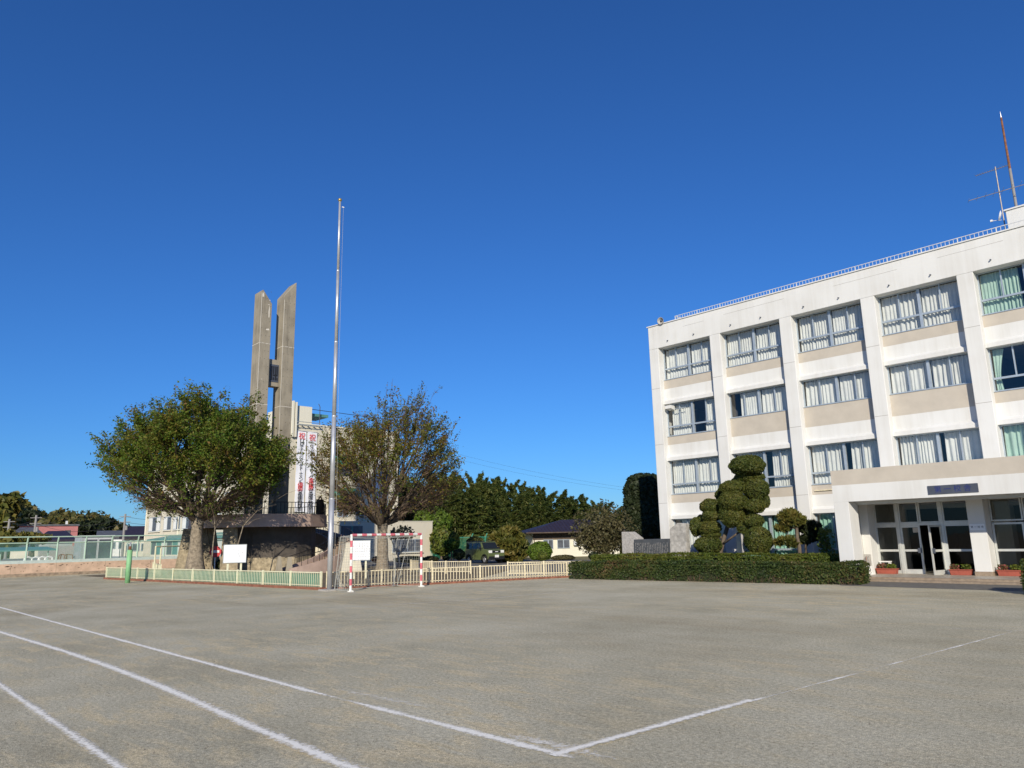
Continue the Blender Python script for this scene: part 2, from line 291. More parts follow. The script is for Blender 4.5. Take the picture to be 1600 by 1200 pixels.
# ---------------------------------------------------------------- mesh helpers
BASE = {}
def link(o, parent=None):
    COL.objects.link(o)
    if parent is not None: o.parent = parent
    return o
def tag(o, label=None, cat=None, group=None, kind=None):
    if label: o['label'] = label
    if cat: o['category'] = cat
    if group: o['group'] = group
    if kind: o['kind'] = kind
    return o
def thing(name, label, cat, loc=(0, 0, 0), rotz=0.0, group=None):
    o = bpy.data.objects.new(name, None); o.empty_display_size = 0.3; link(o); o.location = loc; o.rotation_euler = (0, 0, rotz)
    tag(o, label, cat, group); BASE[o.name] = Vector(loc); return o
def base_of(p):
    while p is not None:
        if p.name in BASE: return BASE[p.name]
        p = p.parent
    return Vector((0, 0, 0))
class MB:
    def __init__(s): s.v = []; s.f = []; s.m = []; s.uv = None
    def add(s, vs, fs, mi=0):
        n = len(s.v); s.v += [tuple(v) for v in vs]; s.f += [tuple(i+n for i in f) for f in fs]; s.m += [mi]*len(fs); return s
    def box(s, x0, x1, y0, y1, z0, z1, mi=0):
        return s.add([(x0, y0, z0), (x1, y0, z0), (x1, y1, z0), (x0, y1, z0), (x0, y0, z1), (x1, y0, z1), (x1, y1, z1), (x0, y1, z1)],
                     [(3, 2, 1, 0), (4, 5, 6, 7), (0, 1, 5, 4), (1, 2, 6, 5), (2, 3, 7, 6), (3, 0, 4, 7)], mi)
    def prism(s, poly, axis, a, b, mi=0):
        """poly: 2D points; axis 'x': poly=(y,z), 'y': (x,z), 'z': (x,y)"""
        n = len(poly)
        def P(p, t): return (t, p[0], p[1]) if axis == 'x' else (p[0], t, p[1]) if axis == 'y' else (p[0], p[1], t)
        vs = [P(p, a) for p in poly]+[P(p, b) for p in poly]
        fs = [tuple(range(n))[::-1], tuple(range(n, 2*n))]+[(i, (i+1) % n, n+(i+1) % n, n+i) for i in range(n)]
        return s.add(vs, fs, mi)
    def tube(s, pts, rad, seg=6, mi=0, caps=True):
        pts = [Vector(p) for p in pts]; n = len(pts)
        if not hasattr(rad, '__len__'): rad = [rad]*n
        t = (pts[-1]-pts[0]).normalized(); a = Vector((0, 0, 1)) if abs(t.z) < 0.9 else Vector((1, 0, 0))
        u = t.cross(a).normalized(); vs = []
        for i, p in enumerate(pts):
            tt = (pts[min(i+1, n-1)]-pts[max(i-1, 0)]).normalized()
            u = (u-tt*u.dot(tt)).normalized(); w_ = tt.cross(u)
            for k in range(seg):
                an = 2*math.pi*k/seg; vs.append(p+(u*math.cos(an)+w_*math.sin(an))*rad[i])
        fs = [(i*seg+k, i*seg+(k+1) % seg, (i+1)*seg+(k+1) % seg, (i+1)*seg+k) for i in range(n-1) for k in range(seg)]
        if caps: fs += [tuple(range(seg))[::-1], tuple(range((n-1)*seg, n*seg))]
        return s.add(vs, fs, mi)
    def lathe(s, prof, c, seg=16, mi=0):
        vs = []; n = len(prof)
        for r_, z in prof:
            for k in range(seg):
                an = 2*math.pi*k/seg; vs.append((c[0]+r_*math.cos(an), c[1]+r_*math.sin(an), c[2]+z))
        fs = [(i*seg+k, i*seg+(k+1) % seg, (i+1)*seg+(k+1) % seg, (i+1)*seg+k) for i in range(n-1) for k in range(seg)]
        fs += [tuple(range(seg))[::-1], tuple(range((n-1)*seg, n*seg))]
        return s.add(vs, fs, mi)
    def mesh(s, name, off=Vector((0, 0, 0)), mats=(), smooth=False):
        me = bpy.data.meshes.new(name)
        me.from_pydata([(v[0]-off[0], v[1]-off[1], v[2]-off[2]) for v in s.v], [], s.f)
        for m in mats: me.materials.append(MATS[m])
        if len(mats) > 1: me.polygons.foreach_set('material_index', s.m)
        if smooth: me.polygons.foreach_set('use_smooth', [True]*len(me.polygons))
        me.update(); return me
    def build(s, name, mats, parent=None, smooth=False, bevel=0.0):
        if isinstance(mats, str): mats = (mats,)
        o = bpy.data.objects.new(name, s.mesh(name, base_of(parent), mats, smooth)); link(o, parent)
        if bevel:
            b = o.modifiers.new('bevel', 'BEVEL'); b.width = bevel; b.segments = 2; b.limit_method = 'ANGLE'; b.angle_limit = R(40)
        return o
def one(name, label, cat, mb, mats, loc, group=None, smooth=False, bevel=0.0):
    """a thing that is one mesh, its origin at loc"""
    if isinstance(mats, str): mats = (mats,)
    o = bpy.data.objects.new(name, mb.mesh(name, Vector(loc), mats, smooth)); link(o); o.location = loc
    if bevel:
        b = o.modifiers.new('bevel', 'BEVEL'); b.width = bevel; b.segments = 2; b.limit_method = 'ANGLE'
    return tag(o, label, cat, group)
def struct(name, mb, mats, smooth=False): return tag(mb.build(name, mats, None, smooth), kind='structure')
def piece(name, me, loc, parent, rotz=0.0, scale=None):
    o = bpy.data.objects.new(name, me); link(o, parent); o.location = Vector(loc)-base_of(parent); o.rotation_euler = (0, 0, rotz)
    if scale: o.scale = scale
    return o
def copy_tree(o, parent=None):
    c = o.copy(); link(c, parent)
    if o.name in BASE: BASE[c.name] = BASE[o.name]
    for ch in list(o.children): copy_tree(ch, c)
    return c
def npmesh(name, V, F, matname, smooth=False):
    me = bpy.data.meshes.new(name); V = np.asarray(V, np.float32); F = np.asarray(F, np.int32); k = F.shape[1]
    me.vertices.add(len(V)); me.vertices.foreach_set('co', V.ravel())
    me.loops.add(F.size); me.loops.foreach_set('vertex_index', F.ravel())
    me.polygons.add(len(F)); me.polygons.foreach_set('loop_start', np.arange(0, F.size, k, dtype=np.int32)); me.polygons.foreach_set('loop_total', np.full(len(F), k, np.int32))
    if smooth: me.polygons.foreach_set('use_smooth', np.ones(len(F), bool))
    me.materials.append(MATS[matname]); me.update(calc_edges=True); return me
def unit(a): return a/np.maximum(np.linalg.norm(a, axis=1, keepdims=True), 1e-9)
def leaves(P, size, elong=1.6, nrm=None, jit=0.8, axis=None, axjit=1.0):
    """N leaf quads (diamond shaped) at points P; nrm: preferred normal; axis: preferred long axis"""
    P = np.asarray(P); n = len(P)
    N_ = rng.normal(size=(n, 3)) if nrm is None else unit(np.asarray(nrm))+rng.normal(size=(n, 3))*jit
    N_ = unit(N_)
    a = rng.normal(size=(n, 3)) if axis is None else np.asarray(axis)+rng.normal(size=(n, 3))*axjit
    a = a-N_*(a*N_).sum(1, keepdims=True); a = unit(a); b = np.cross(N_, a)
    s = size*(0.6+0.8*rng.random((n, 1)))
    L_ = a*s*elong*0.5; W = b*s*0.5
    bend = N_*s*0.12
    V = np.stack([P-L_, P+W*0.9+bend, P+L_, P-W*0.9+bend], 1).reshape(-1, 3)
    return V, np.arange(4*n).reshape(n, 4)
def leafobj(name, P, size, matname, parent, **k):
    V, F = leaves(P, size, **k); b = np.array(base_of(parent))
    return link(bpy.data.objects.new(name, npmesh(name, V-b, F, matname)), parent)
def text_mesh(chars, size, matname, name):
    c = bpy.data.curves.new(name, 'FONT'); c.body = chars; c.size = size; c.align_x = 'CENTER'; c.align_y = 'CENTER'; c.resolution_u = 3
    o = bpy.data.objects.new(name, c); COL.objects.link(o); dg = bpy.context.evaluated_depsgraph_get()
    me = bpy.data.meshes.new_from_object(o.evaluated_get(dg)); bpy.data.objects.remove(o); bpy.data.curves.remove(c)
    me.materials.clear(); me.materials.append(MATS[matname]); me.name = name; return me
def place_text(name, chars, size, matname, M4, parent):
    me = text_mesh(chars, size, matname, name); me.transform(M4); me.transform(Matrix.Translation(-base_of(parent)))
    return link(bpy.data.objects.new(name, me), parent)
def frame(o, xdir, ydir):
    x = Vector(xdir).normalized(); y = Vector(ydir).normalized(); z = x.cross(y)
    m = Matrix.Identity(4)
    for i in range(3): m[i][0] = x[i]; m[i][1] = y[i]; m[i][2] = z[i]; m[i][3] = o[i]
    return m

# ================================================================ setting
g = MB(); g.add([(-1500, -300, 0), (600, -300, 0), (600, 1500, 0), (-1500, 1500, 0)], [(0, 1, 2, 3)]); struct('ground', g, 'yard_grit')
def sheet(name, pts, z, m):
    s = MB(); s.add([(x, y, z) for x, y in pts], [tuple(range(len(pts)))]); return struct(name, s, m)
sheet('road', [(-11.6, 25.35), (8, 24.6), (8, 27.95), (-13.2, 27.95)], 0.004, 'asphalt')
sheet('garden_soil', [(-56, 12.9), (-26.7, 14.75), (-26.6, 22), (-33, 30), (-62, 31)], 0.006, 'soil')
sheet('driveway', [(-62, 31.2), (-32.8, 30.2), (-23.4, 26), (-22, 34), (-30, 45), (-60, 45)], 0.006, 'asphalt')
sheet('lawn', [(-62, 45.2), (-29.9, 45.2), (-24.7, 37), (-24.7, 90), (-110, 90), (-110, 45.2)], 0.006, 'lawn_dry')
sheet('planting_bed', [(-24.4, 25.2), (-13.1, 26.0), (-13.1, 33), (-24.4, 33)], 0.006, 'soil')

def chalk(pts, wid, cov, z=0.008):
    """pts: list of (x,y); cov: coverage per point 0..1"""
    n = len(pts); V = []; F = []; UV = []
    if not hasattr(cov, '__len__'): cov = [cov]*n
    for i, p in enumerate(pts):
        a = Vector(pts[max(i-1, 0)]); b = Vector(pts[min(i+1, n-1)]); t = (b-a).normalized(); nn = Vector((-t.y, t.x))
        for sgn in (-1, 1): V.append((p[0]+nn.x*wid*sgn/2, p[1]+nn.y*wid*sgn/2, z))
    me = bpy.data.meshes.new('chalk_line'); F = [(2*i, 2*i+2, 2*i+3, 2*i+1) for i in range(n-1)]; me.from_pydata(V, [], F)
    uv = me.uv_layers.new(name='across'); k = 0
    for f in F:
        for vi in f: uv.data[k].uv = (cov[vi//2], float(vi % 2)); k += 1
    me.materials.append(MATS['chalk']); o = bpy.data.objects.new('chalk_line', me); link(o); tag(o, kind='structure')
def seg(p, q, n): return [(p[0]+(q[0]-p[0])*i/n, p[1]+(q[1]-p[1])*i/n) for i in range(n+1)]
chalk(seg((-60, 4.3), (-8.7, 4.62), 40), 0.17, 1.06)
chalk(seg((-8.7, 4.62), (-7.4, 4.66), 6), 0.14, [1.0, .9, .6, .5, .6, .9, 1.0], 0.008)
chalk(seg((-7.4, 4.66), (-4.5, 4.74), 14), 0.17, [1.05, 1.1, 1.0, .95, 1.05, .95, 1.05, 1.1, 1.15, 1.1, 1.1, 1.15, 1.1, 1.0, .5])
chalk([(gnd(x, y).x, gnd(x, y).y) for x, y in ((-260, 915), (0, 988), (100, 1018), (175, 1044), (250, 1073), (320, 1103), (390, 1135), (465, 1166), (545, 1200), (700, 1268))], 0.19, 1.08)
chalk([(gnd(x, y).x, gnd(x, y).y+0.03) for x, y in ((-260, 915), (0, 988), (100, 1018), (175, 1044), (250, 1073), (320, 1103), (390, 1135), (465, 1166), (545, 1200), (700, 1268))], 0.55, 0.42, 0.006)
chalk(seg((-30, 2.0), (-4, 2.05), 30), 0.16, 0.9)
chalk(seg((-4.68, 4.66), (-4.58, 7.6), 16), 0.14, 1.12, 0.012)
chalk(seg((-4.56, 7.6), (-4.42, 9.9), 14), 0.10, [1.0, .8, .55, .5, .55, .45, .55, .5, .65, .55, .8, 1.0, .9, .8, .5])
chalk(seg((-4.42, 9.9), (-4.1, 16.2), 24), 0.11, [.35, .3, .4, .45, .85, .4, .45, .6, .5, .55, .7, .9, .95, .6, .7, .75, .7, .65, .65, .6, .5, .4, .3, .2, .2])
chalk([(gnd(x, y).x, gnd(x, y).y) for x, y in ((230, 948), (300, 951), (390, 952), (480, 951), (560, 948), (630, 944.5), (700, 940), (790, 933), (880, 925), (950, 917))], 0.22, [.3, .45, .55, .55, .6, .65, .7, .7, .6, .3])
chalk(seg((-5.1, 15.2), (-0.5, 16.9), 8), 0.12, .55)
# scuffed chalk dust round the corner mark
chalk(seg((-5.6, 4.86), (-4.2, 4.95), 8), 0.5, [.1, .35, .5, .55, .55, .6, .5, .4, .1], 0.010)
chalk(seg((-8.6, 4.9), (-6.9, 5.05), 8), 0.5, [.05, .3, .42, .45, .4, .42, .35, .3, .05], 0.010)

# loose grit lying on the yard near the camera
n = 42000; th = rng.uniform(R(78), R(196), n); rad = 3.5+13*rng.random(n)**1.7
PB = np.stack([rad*np.cos(th), rad*np.sin(th), np.zeros(n)], 1); sz = (0.003+0.009*rng.random(n)**3)[:, None]; a0 = rng.random(n)*6.28
c3 = [np.stack([np.cos(a0+k*2.094), np.sin(a0+k*2.094), np.zeros(n)], 1)*sz for k in range(3)]
Vp = np.stack([PB+c3[0], PB+c3[1], PB+c3[2], PB+np.array([0, 0, 1])*sz*0.9], 1).reshape(-1, 3); i4 = 4*np.arange(n)
Fp = np.stack([np.stack([i4, i4+1, i4+3], 1), np.stack([i4+1, i4+2, i4+3], 1), np.stack([i4+2, i4, i4+3], 1)], 1).reshape(-1, 3)
o = bpy.data.objects.new('loose_grit', npmesh('loose_grit', Vp, Fp, 'pebble')); link(o); tag(o, 'fine loose grit scattered over the schoolyard', 'grit', kind='stuff')

# ================================================================ main school building
FY = 33.0
SB = thing('school_building', 'white four storey school block with beige bands and curtained windows', 'building', (-8.7, 38, 0))
PITCHX, WW, XL0, NB = 3.875, 3.27, -23.9, 8
ZT = 13.16; LINT = [2.59, 5.66, 8.73, 11.86]
XE = XL0+PITCHX*NB
def bayx(k): return XL0+PITCHX*k
for k in range(NB+1):
    x0 = -24.5 if k == 0 else bayx(k-1)+WW
    x1 = bayx(k) if k < NB else XE
    m = MB(); m.box(x0, x1, FY, FY+0.62, 0, LINT[3]); m.build('column', 'wall_white', SB, bevel=0.02)
    for zj in (9.62, 6.55, 3.42):
        j = MB(); j.box(x0+0.02, x1-0.02, FY-0.003, FY+0.01, zj, zj+0.016); j.build('joint', 'sealant', SB)
m = MB(); m.box(-24.5, XE, FY, FY+0.62, LINT[3], ZT); m.build('parapet', 'wall_white', SB, bevel=0.02)
m = MB(); m.box(-24.56, XE+0.06, FY-0.05, FY+0.68, ZT, ZT+0.05); m.build('coping', 'wall_white', SB)
m = MB(); m.box(-24.5, -24.2, FY+0.62, 43, 0, ZT); m.box(XE-0.3, XE, FY+0.62, 43, 0, ZT); m.build('side_wall', 'wall_white', SB)
m = MB(); m.box(-24.5, XE, 43, 43.3, 0, ZT); m.build('rear_wall', 'wall_white', SB)
m = MB(); m.box(-24.2, XE-0.3, FY+0.62, 43, 12.3, 12.6)
for z in LINT[:3]: m.box(-24.2, XE-0.3, FY+0.63, 43, z+0.12, z+0.4)
m.box(-24.2, XE-0.3, FY+0.63, 43, 0.02, 0.12); m.build('floor_slab', 'interior_wall', SB)
m = MB(); m.box(-24.2, XE-0.3, 40, 40.15, 0.12, 12.3)
for k in range(1, NB): m.box(bayx(k)-0.4, bayx(k)-0.2, FY+0.66, 40, 0.12, 12.3)
m.build('partition', 'interior_grey', SB)
# thin hairline cracks / pour joints on the frieze
for x0, x1, z in ((-22.2, -20.9, 12.72), (-19.7, -16.4, 12.78), (-14, -11.2, 12.76), (-9.6, -7.2, 12.8)):
    j = MB(); j.box(x0, x1, FY-0.003, FY+0.01, z, z+0.010); j.build('joint', 'sealant', SB)
SILL = {1: 3.88, 2: 6.98, 3: 10.09}; BB = {1: 3.42, 2: 6.52, 3: 9.59}; TR = {1: 4.40, 2: 7.50, 3: 10.70}
SPEC = {}
def curtain(x0, x1, z0, z1, y, parent, mname, gather=None, seed=0):
    """hanging pleated cloth; gather=(z, width) ties it to the left side"""
    rr = random.Random(seed); n = max(8, int((x1-x0)/0.022)); rows = 7
    ph = rr.random()*6; lam = rr.uniform(0.12, 0.19)
    V = []; F = []
    phs = [ph+2*math.pi*(x1-x0)*i/n/lam+1.1*math.sin(i*0.13+ph)+0.6*math.sin(i*0.31) for i in range(n+1)]
    for r_ in range(rows+1):
        t = r_/rows; z = z1+(z0-z1)*t
        for i in range(n+1):
            fx = i/n; wv = x1-x0
            if gather:
                gt = abs(z-gather[0])/max(z1-gather[0], gather[0]-z0); wv = gather[1]+(x1-x0-gather[1])*min(1, gt)**1.4
                if z < gather[0]: wv = gather[1]+(x1-x0-gather[1])*0.45*min(1, gt)
            amp = 0.035+0.02*math.sin(i*0.05+ph)+0.008*t
            V.append((x0+wv*fx+0.012*math.sin(phs[i]*0.5+t*3), y+amp*math.sin(phs[i]+0.5*t*math.sin(i*.07+ph)), z+(0.012*math.sin(phs[i]) if r_ == rows else 0)))
    for r_ in range(rows):
        for i in range(n):
            a = r_*(n+1)+i; F.append((a, a+1, a+n+2, a+n+1))
    m = MB(); m.add(V, F); return m.build('curtain', mname, parent, smooth=True)
def window(k, z0, z1, tr, curt, glass='window_glass', seed=0):
    x0, x1 = bayx(k)+0.0, bayx(k)+WW; xm = (x0+x1)/2; y0, y1 = FY+0.46, FY+0.54; fw = 0.045
    m = MB(); m.box(x0, x0+fw, y0, y1, z0, z1); m.box(x1-fw, x1, y0, y1, z0, z1); m.box(x0+fw, x1-fw, y0, y1, z1-fw, z1); m.box(x0+fw, x1-fw, y0-0.03, y1, z0, z0+fw)
    m.box(xm-0.055, xm+0.055, y0-0.04, y1, z0+fw, z1-fw)
    q1, q2 = (x0+xm)/2, (x1+xm)/2; zb = z0+fw
    if tr: 
        m.box(x0+fw, xm-0.055, y0-0.02, y1, tr-0.04, tr+0.04); m.box(xm+0.055, x1-fw, y0-0.02, y1, tr-0.04, tr+0.04); zb = tr+0.04
    m.box(q1-0.024, q1+0.024, y0+0.005, y1, zb, z1-fw); m.box(q2-0.024, q2+0.024, y0+0.005, y1, zb, z1-fw)
    W_ = m.build('window', 'sash_aluminium', SB)
    cells = [(x0+fw, q1-0.024, zb, z1-fw), (q1+0.024, xm-0.055, zb, z1-fw), (xm+0.055, q2-0.024, zb, z1-fw), (q2+0.024, x1-fw, zb, z1-fw)]
    if tr: cells += [(x0+fw, xm-0.055, z0+fw, tr-0.04), (xm+0.055, x1-fw, z0+fw, tr-0.04)]
    for c in cells:
        p = MB(); p.add([(c[0], FY+0.50, c[2]), (c[1], FY+0.50, c[2]), (c[1], FY+0.50, c[3]), (c[0], FY+0.50, c[3])], [(0, 1, 2, 3)]); p.build('pane', glass, W_)
    for i, c in enumerate(curt):
        a, b, cm = c[:3]; curtain(x0+WW*a+0.03, x0+WW*b-0.03, z0+0.03, z1-0.04, FY+0.68, W_, cm, c[3] if len(c) > 3 else None, seed*7+i)
    return W_
CR, GR = 'curtain_cream', 'curtain_green'
full = [(0, .5, CR), (.5, 1, CR)]
CURT = {(3, 0): full, (3, 1): full, (3, 2): full, (3, 3): full, (3, 4): [(0, .43, GR), (.57, 1, GR)],
        (2, 0): [(.05, .49, CR), (.68, 1, CR)], (2, 1): [(.14, .5, CR), (.5, 1, CR)], (2, 2): full, (2, 3): full, (2, 4): [(0.01, .16, GR, (7.5, .18)), (.86, .99, GR)],
        (1, 0): full, (1, 1): [(0, .47, CR), (.58, 1, CR)], (1, 2): [(0, .45, CR), (.55, 1, CR)], (1, 3): [(0, .48, CR), (.54, 1, CR)], (1, 4): [(0, .23, GR), (.55, 1, GR)]}
for k in range(NB):
    x0, x1 = bayx(k), bayx(k)+WW
    for fl in (1, 2, 3):
        tall = fl == 2 and k in (1, 2, 3)
        z0 = 7.47 if tall else SILL[fl]
        window(k, z0, LINT[fl], None if tall else TR[fl], CURT.get((fl, k), full), seed=fl*10+k)
        m = MB(); m.box(x0, x1, FY+0.36, FY+0.62, BB[fl], z0-0.02); m.build('spandrel', 'beige_paint', SB)
        m = MB(); m.box(x0, x1, FY+0.33, FY+0.58, z0-0.02, z0); m.build('sill', 'sash_aluminium', SB)
        m = MB(); m.box(x0, x1, FY+0.363, FY+0.62, LINT[fl-1], BB[fl]); m.prism([(FY+0.363, LINT[fl-1]), (FY+0.363, LINT[fl-1]+0.30), (FY+0.20, LINT[fl-1]+0.17), (FY+0.20, LINT[fl-1])], 'x', x0, x1)
        m.build('beam', 'wall_white', SB)
    # ground floor
    if bayx(k)+WW < -12.8 or bayx(k) > -2:
        W_ = window(k, 0.45, LINT[0], 1.0, [(0, .5, 'blind_green'), (.5, 1, 'blind_green')] if k else [(0.1, 1, CR)], seed=k)
        m = MB(); m.box(x0, x1, FY+0.36, FY+0.62, 0, 0.45); m.build('plinth', 'wall_white', SB)
    for fx in (0.21, 0.72):
        xx = x0+WW*fx; m = MB(); m.tube([(xx, FY+0.05, 12.16), (xx, FY-0.09, 12.14)], 0.028, 8); m.build('drain_spout', 'dark_plate', SB)
# roof railing on the parapet
rail = MB(); ry = FY+0.16; rz0, rz1 = ZT+0.05, ZT+0.31; rx0 = -22.75
rail.box(rx0, XE, ry-0.015, ry+0.015, rz1-0.024, rz1); rail.box(rx0, XE, ry-0.008, ry+0.008, rz0+0.01, rz0+0.026)
rail.box(rx0-0.02, rx0+0.02, ry+0.02, ry+4, rz1-0.035, rz1)
RL = rail.build('roof_railing', 'rail_white', SB)
bm_ = MB(); bm_.box(-0.008, 0.008, -0.008, 0.008, 0, rz1-rz0-0.03); bme = bm_.mesh('baluster', mats=('rail_white',))
pm_ = MB(); pm_.box(-0.017, 0.017, -0.017, 0.017, 0, rz1-rz0); pme = pm_.mesh('railing_post', mats=('rail_white',))
x = rx0; i = 0
while x < -3.5:
    piece('railing_post' if i % 9 == 0 else 'baluster', pme if i % 9 == 0 else bme, (x, ry, rz0), RL); x += 0.155; i += 1
y = ry+0.16
while y < 36: piece('baluster', bme, (rx0, y, rz0), RL); y += 0.155
# penthouse and plant on the roof
m = MB(); m.box(-7.35, -1.0, 34.8, 40, 12.6, 14.62); m.build('penthouse', 'wall_white', SB, bevel=0.02)
m = MB(); m.box(-7.40, -0.95, 34.75, 40.05, 14.62, 14.68); m.build('penthouse_coping', 'wall_white', SB)
# air outlet hood on the first bay
m = MB(); m.prism([(FY+0.08, 8.62), (FY+0.46, 8.62), (FY+0.46, 8.38), (FY+0.08, 8.45)], 'x', -23.72, -23.38); m.build('outlet_hood', 'wall_white', SB)
m = MB(); m.tube([(-23.25, FY+0.30, 8.42), (-23.0, FY+0.30, 8.42), (-22.6, FY+0.36, 8.42)], 0.025, 6); m.build('hood_pipe', 'sash_aluminium', SB)
m = MB(); m.box(-16.0, -15.2, FY+0.30, FY+0.36, 3.58, 3.62); m.build('wall_bracket', 'cream_steel', SB)

# ---- entrance porch (parts of the building)
CY, PF = 28.0, 0.15
xl, xr = -12.77, -2.2
m = MB(); m.box(xl, xr, CY, CY+0.4, 3.45, 4.0); m.build('canopy_band', 'beige_paint', SB)
m = MB(); m.box(xl, xr, CY, CY+0.4, 2.83, 3.45); m.build('canopy_fascia', 'wall_white', SB)
m = MB(); m.box(xl, xl+0.55, CY, CY+0.75, 0, 2.83); m.build('canopy_pier', 'wall_white', SB, bevel=0.015)
m = MB(); m.box(xr-0.55, xr, CY, CY+0.42, 0, 2.83); m.build('canopy_pier', 'wall_white', SB, bevel=0.015)
m = MB(); m.box(xl-0.2, xl+0.04, CY+0.752, FY-0.002, 0, 3.99); m.build('porch_side_wall', 'wall_white', SB)
m = MB(); m.box(xr-0.548, xr, CY+0.42, FY-0.002, 0, 3.99); m.build('porch_side_wall', 'wall_white', SB)
m = MB(); m.box(xl+0.05, xr-0.55, CY+0.402, FY-0.002, 3.3, 3.6); m.build('canopy_roof', 'wall_white', SB)
m = MB(); m.box(xl+0.05, xr-0.55, CY+0.76, FY-0.002, 2.80, 2.9); m.build('porch_ceiling', 'soffit_paint', SB)
for i, (yy, zb) in enumerate(((CY+0.52, 2.775), (CY+0.66, 2.72))):
    m = MB(); m.box(xl+0.55, xr-0.55, yy, yy+0.07, zb, 3.3-i*0.01); m.build('soffit_rib', 'wall_white', SB)
m = MB(); m.box(xl+0.05, xr-0.55, 28.76, 33, 0.0, PF); m.box(xl+0.56, xr-0.55, 28.3, 28.76, 0.0, PF); m.build('porch_floor', 'porch_floor', SB)
m = MB(); m.box(xl+0.56, xr-0.55, 28.02, 28.298, 0.0, PF*0.97); m.build('porch_step', 'porch_tile', SB)
m = MB(); m.box(xl+0.56, xr-0.55, 27.75, 28.018, 0.0, PF*0.48); m.build('porch_step', 'porch_tile', SB)
PY, DY = 30.0, 30.65
cA0, cA1 = xl+0.05, aY(1361, 850, PY).x
cB0, cB1 = aY(1519, 860, PY).x, aY(1546, 860, PY).x
cC0 = cB0+(cB0-cA1)+0.55
for a, b in ((cA0, cA1), (cB0, cB1), (cB1+2.9, cB1+3.45)):
    m = MB(); m.box(a, b, PY, DY+0.35, PF, 2.80); m.build('porch_column', 'wall_white', SB, bevel=0.012)
    m = MB(); m.box(a-0.012, b+0.012, PY-0.012, DY-0.1, PF, PF+0.14); m.build('column_plinth', 'porch_tile', SB)
# name plate on the second column
p0 = aY(1514, 819, PY); p1 = aY(1538, 829, PY)
m = MB(); m.box(cB0+0.035, cB1-0.035, PY-0.02, PY, p1.z+0.02, p0.z); pl_ = m.build('name_plate', 'board_white', SB)
place_text('lettering', '第 一 校 舎', 0.085, 'black_ink', frame(((cB0+cB1)/2, PY-0.023, (p1.z+p0.z)/2+0.01), (1, 0, 0), (0, 0, 1)), pl_)
# sign over the entrance
p0 = aY(1449, 757.5, CY); p1 = aY(1530, 770.5, CY)
m = MB(); m.box(p0.x, p1.x, CY-0.03, CY, 2.93, 3.22); sg = m.build('entrance_sign', 'dark_plate', SB)
place_text('lettering', '第 一 校 舎', 0.235, 'blue_letter', frame(((p0.x+p1.x)/2, CY-0.035, 3.07), (1, 0, 0), (0, 0, 1)), sg)
# glazed screens and doors
def glazed(x0, x1, y, z0, z1, rails, parent, name='glazed_panel', fw=0.05, bot=0.12):
    m = MB(); m.box(x0, x0+fw, y-0.03, y+0.03, z0, z1); m.box(x1-fw, x1, y-0.03, y+0.03, z0, z1); m.box(x0+fw, x1-fw, y-0.03, y+0.03, z1-fw, z1); m.box(x0+fw, x1-fw, y-0.03, y+0.03, z0, z0+bot)
    zs = [z0+bot]
    for r_ in rails: m.box(x0+fw, x1-fw, y-0.035, y+0.03, r_-0.04, r_+0.04); zs += [r_-0.04, r_+0.04]
    zs.append(z1-fw)
    o = m.build(name, 'door_aluminium', parent)
    for a, b in zip(zs[0::2], zs[1::2]):
        p = MB(); p.add([(x0+fw, y, a), (x1-fw, y, a), (x1-fw, y, b), (x0+fw, y, b)], [(0, 1, 2, 3)]); p.build('pane', 'dark_glass', o)
    return o
zt, zm = aY(1430, 819, DY).z, aY(1430, 860, DY).z
xa, xb, xc, xd = cA1+0.003, aY(1409, 860, DY).x, aY(1478, 860, DY).x, cB0-0.003
glazed(xa, xb-0.05, DY, PF, zt-0.05, [zm], SB)
glazed(xa, xb-0.05, DY, zt+0.05, 2.80, [], SB, bot=0.04)
xmid = (xb+xc)/2-0.02
D1 = glazed(xb+0.05, xmid, DY, PF, zt-0.05, [zm], SB, 'door', 0.07, 0.16)
h = MB(); h.box(xmid-0.14, xmid-0.02, DY-0.08, DY-0.03, zm-0.09, zm+0.09); h.build('handle', 'dark_plate', D1)
st = MB(); st.add([(xmid-0.26, DY-0.006, zt-0.13), (xmid-0.08, DY-0.006, zt-0.13), (xmid-0.08, DY-0.006, zt-0.31), (xmid-0.26, DY-0.006, zt-0.31)], [(3, 2, 1, 0)]); st.build('sticker', 'beige_paint', D1)
glazed(xb+0.05, xmid, DY, zt+0.05, 2.80, [], SB, bot=0.04); glazed(xmid+0.02, xc-0.05, DY, zt+0.05, 2.80, [], SB, bot=0.04)
glazed(xc+0.05, xd, DY, PF, zt-0.05, [zm], SB); glazed(xc+0.05, xd, DY, zt+0.05, 2.80, [], SB, bot=0.04)
m = MB(); m.box(xb-0.048, xb+0.048, DY-0.06, DY+0.06, PF, 2.80); m.build('door_post', 'door_aluminium', SB)
m = MB(); m.box(xc-0.048, xc+0.048, DY-0.06, DY+0.06, PF, 2.80); m.build('door_post', 'door_aluminium', SB)
m = MB(); m.box(xa, xb-0.05, DY-0.05, DY+0.05, zt-0.048, zt+0.048); m.box(xb+0.05, xc-0.05, DY-0.05, DY+0.05, zt-0.048, zt+0.048); m.box(xc+0.05, xd, DY-0.05, DY+0.05, zt-0.048, zt+0.048); m.build('transom', 'door_aluminium', SB)
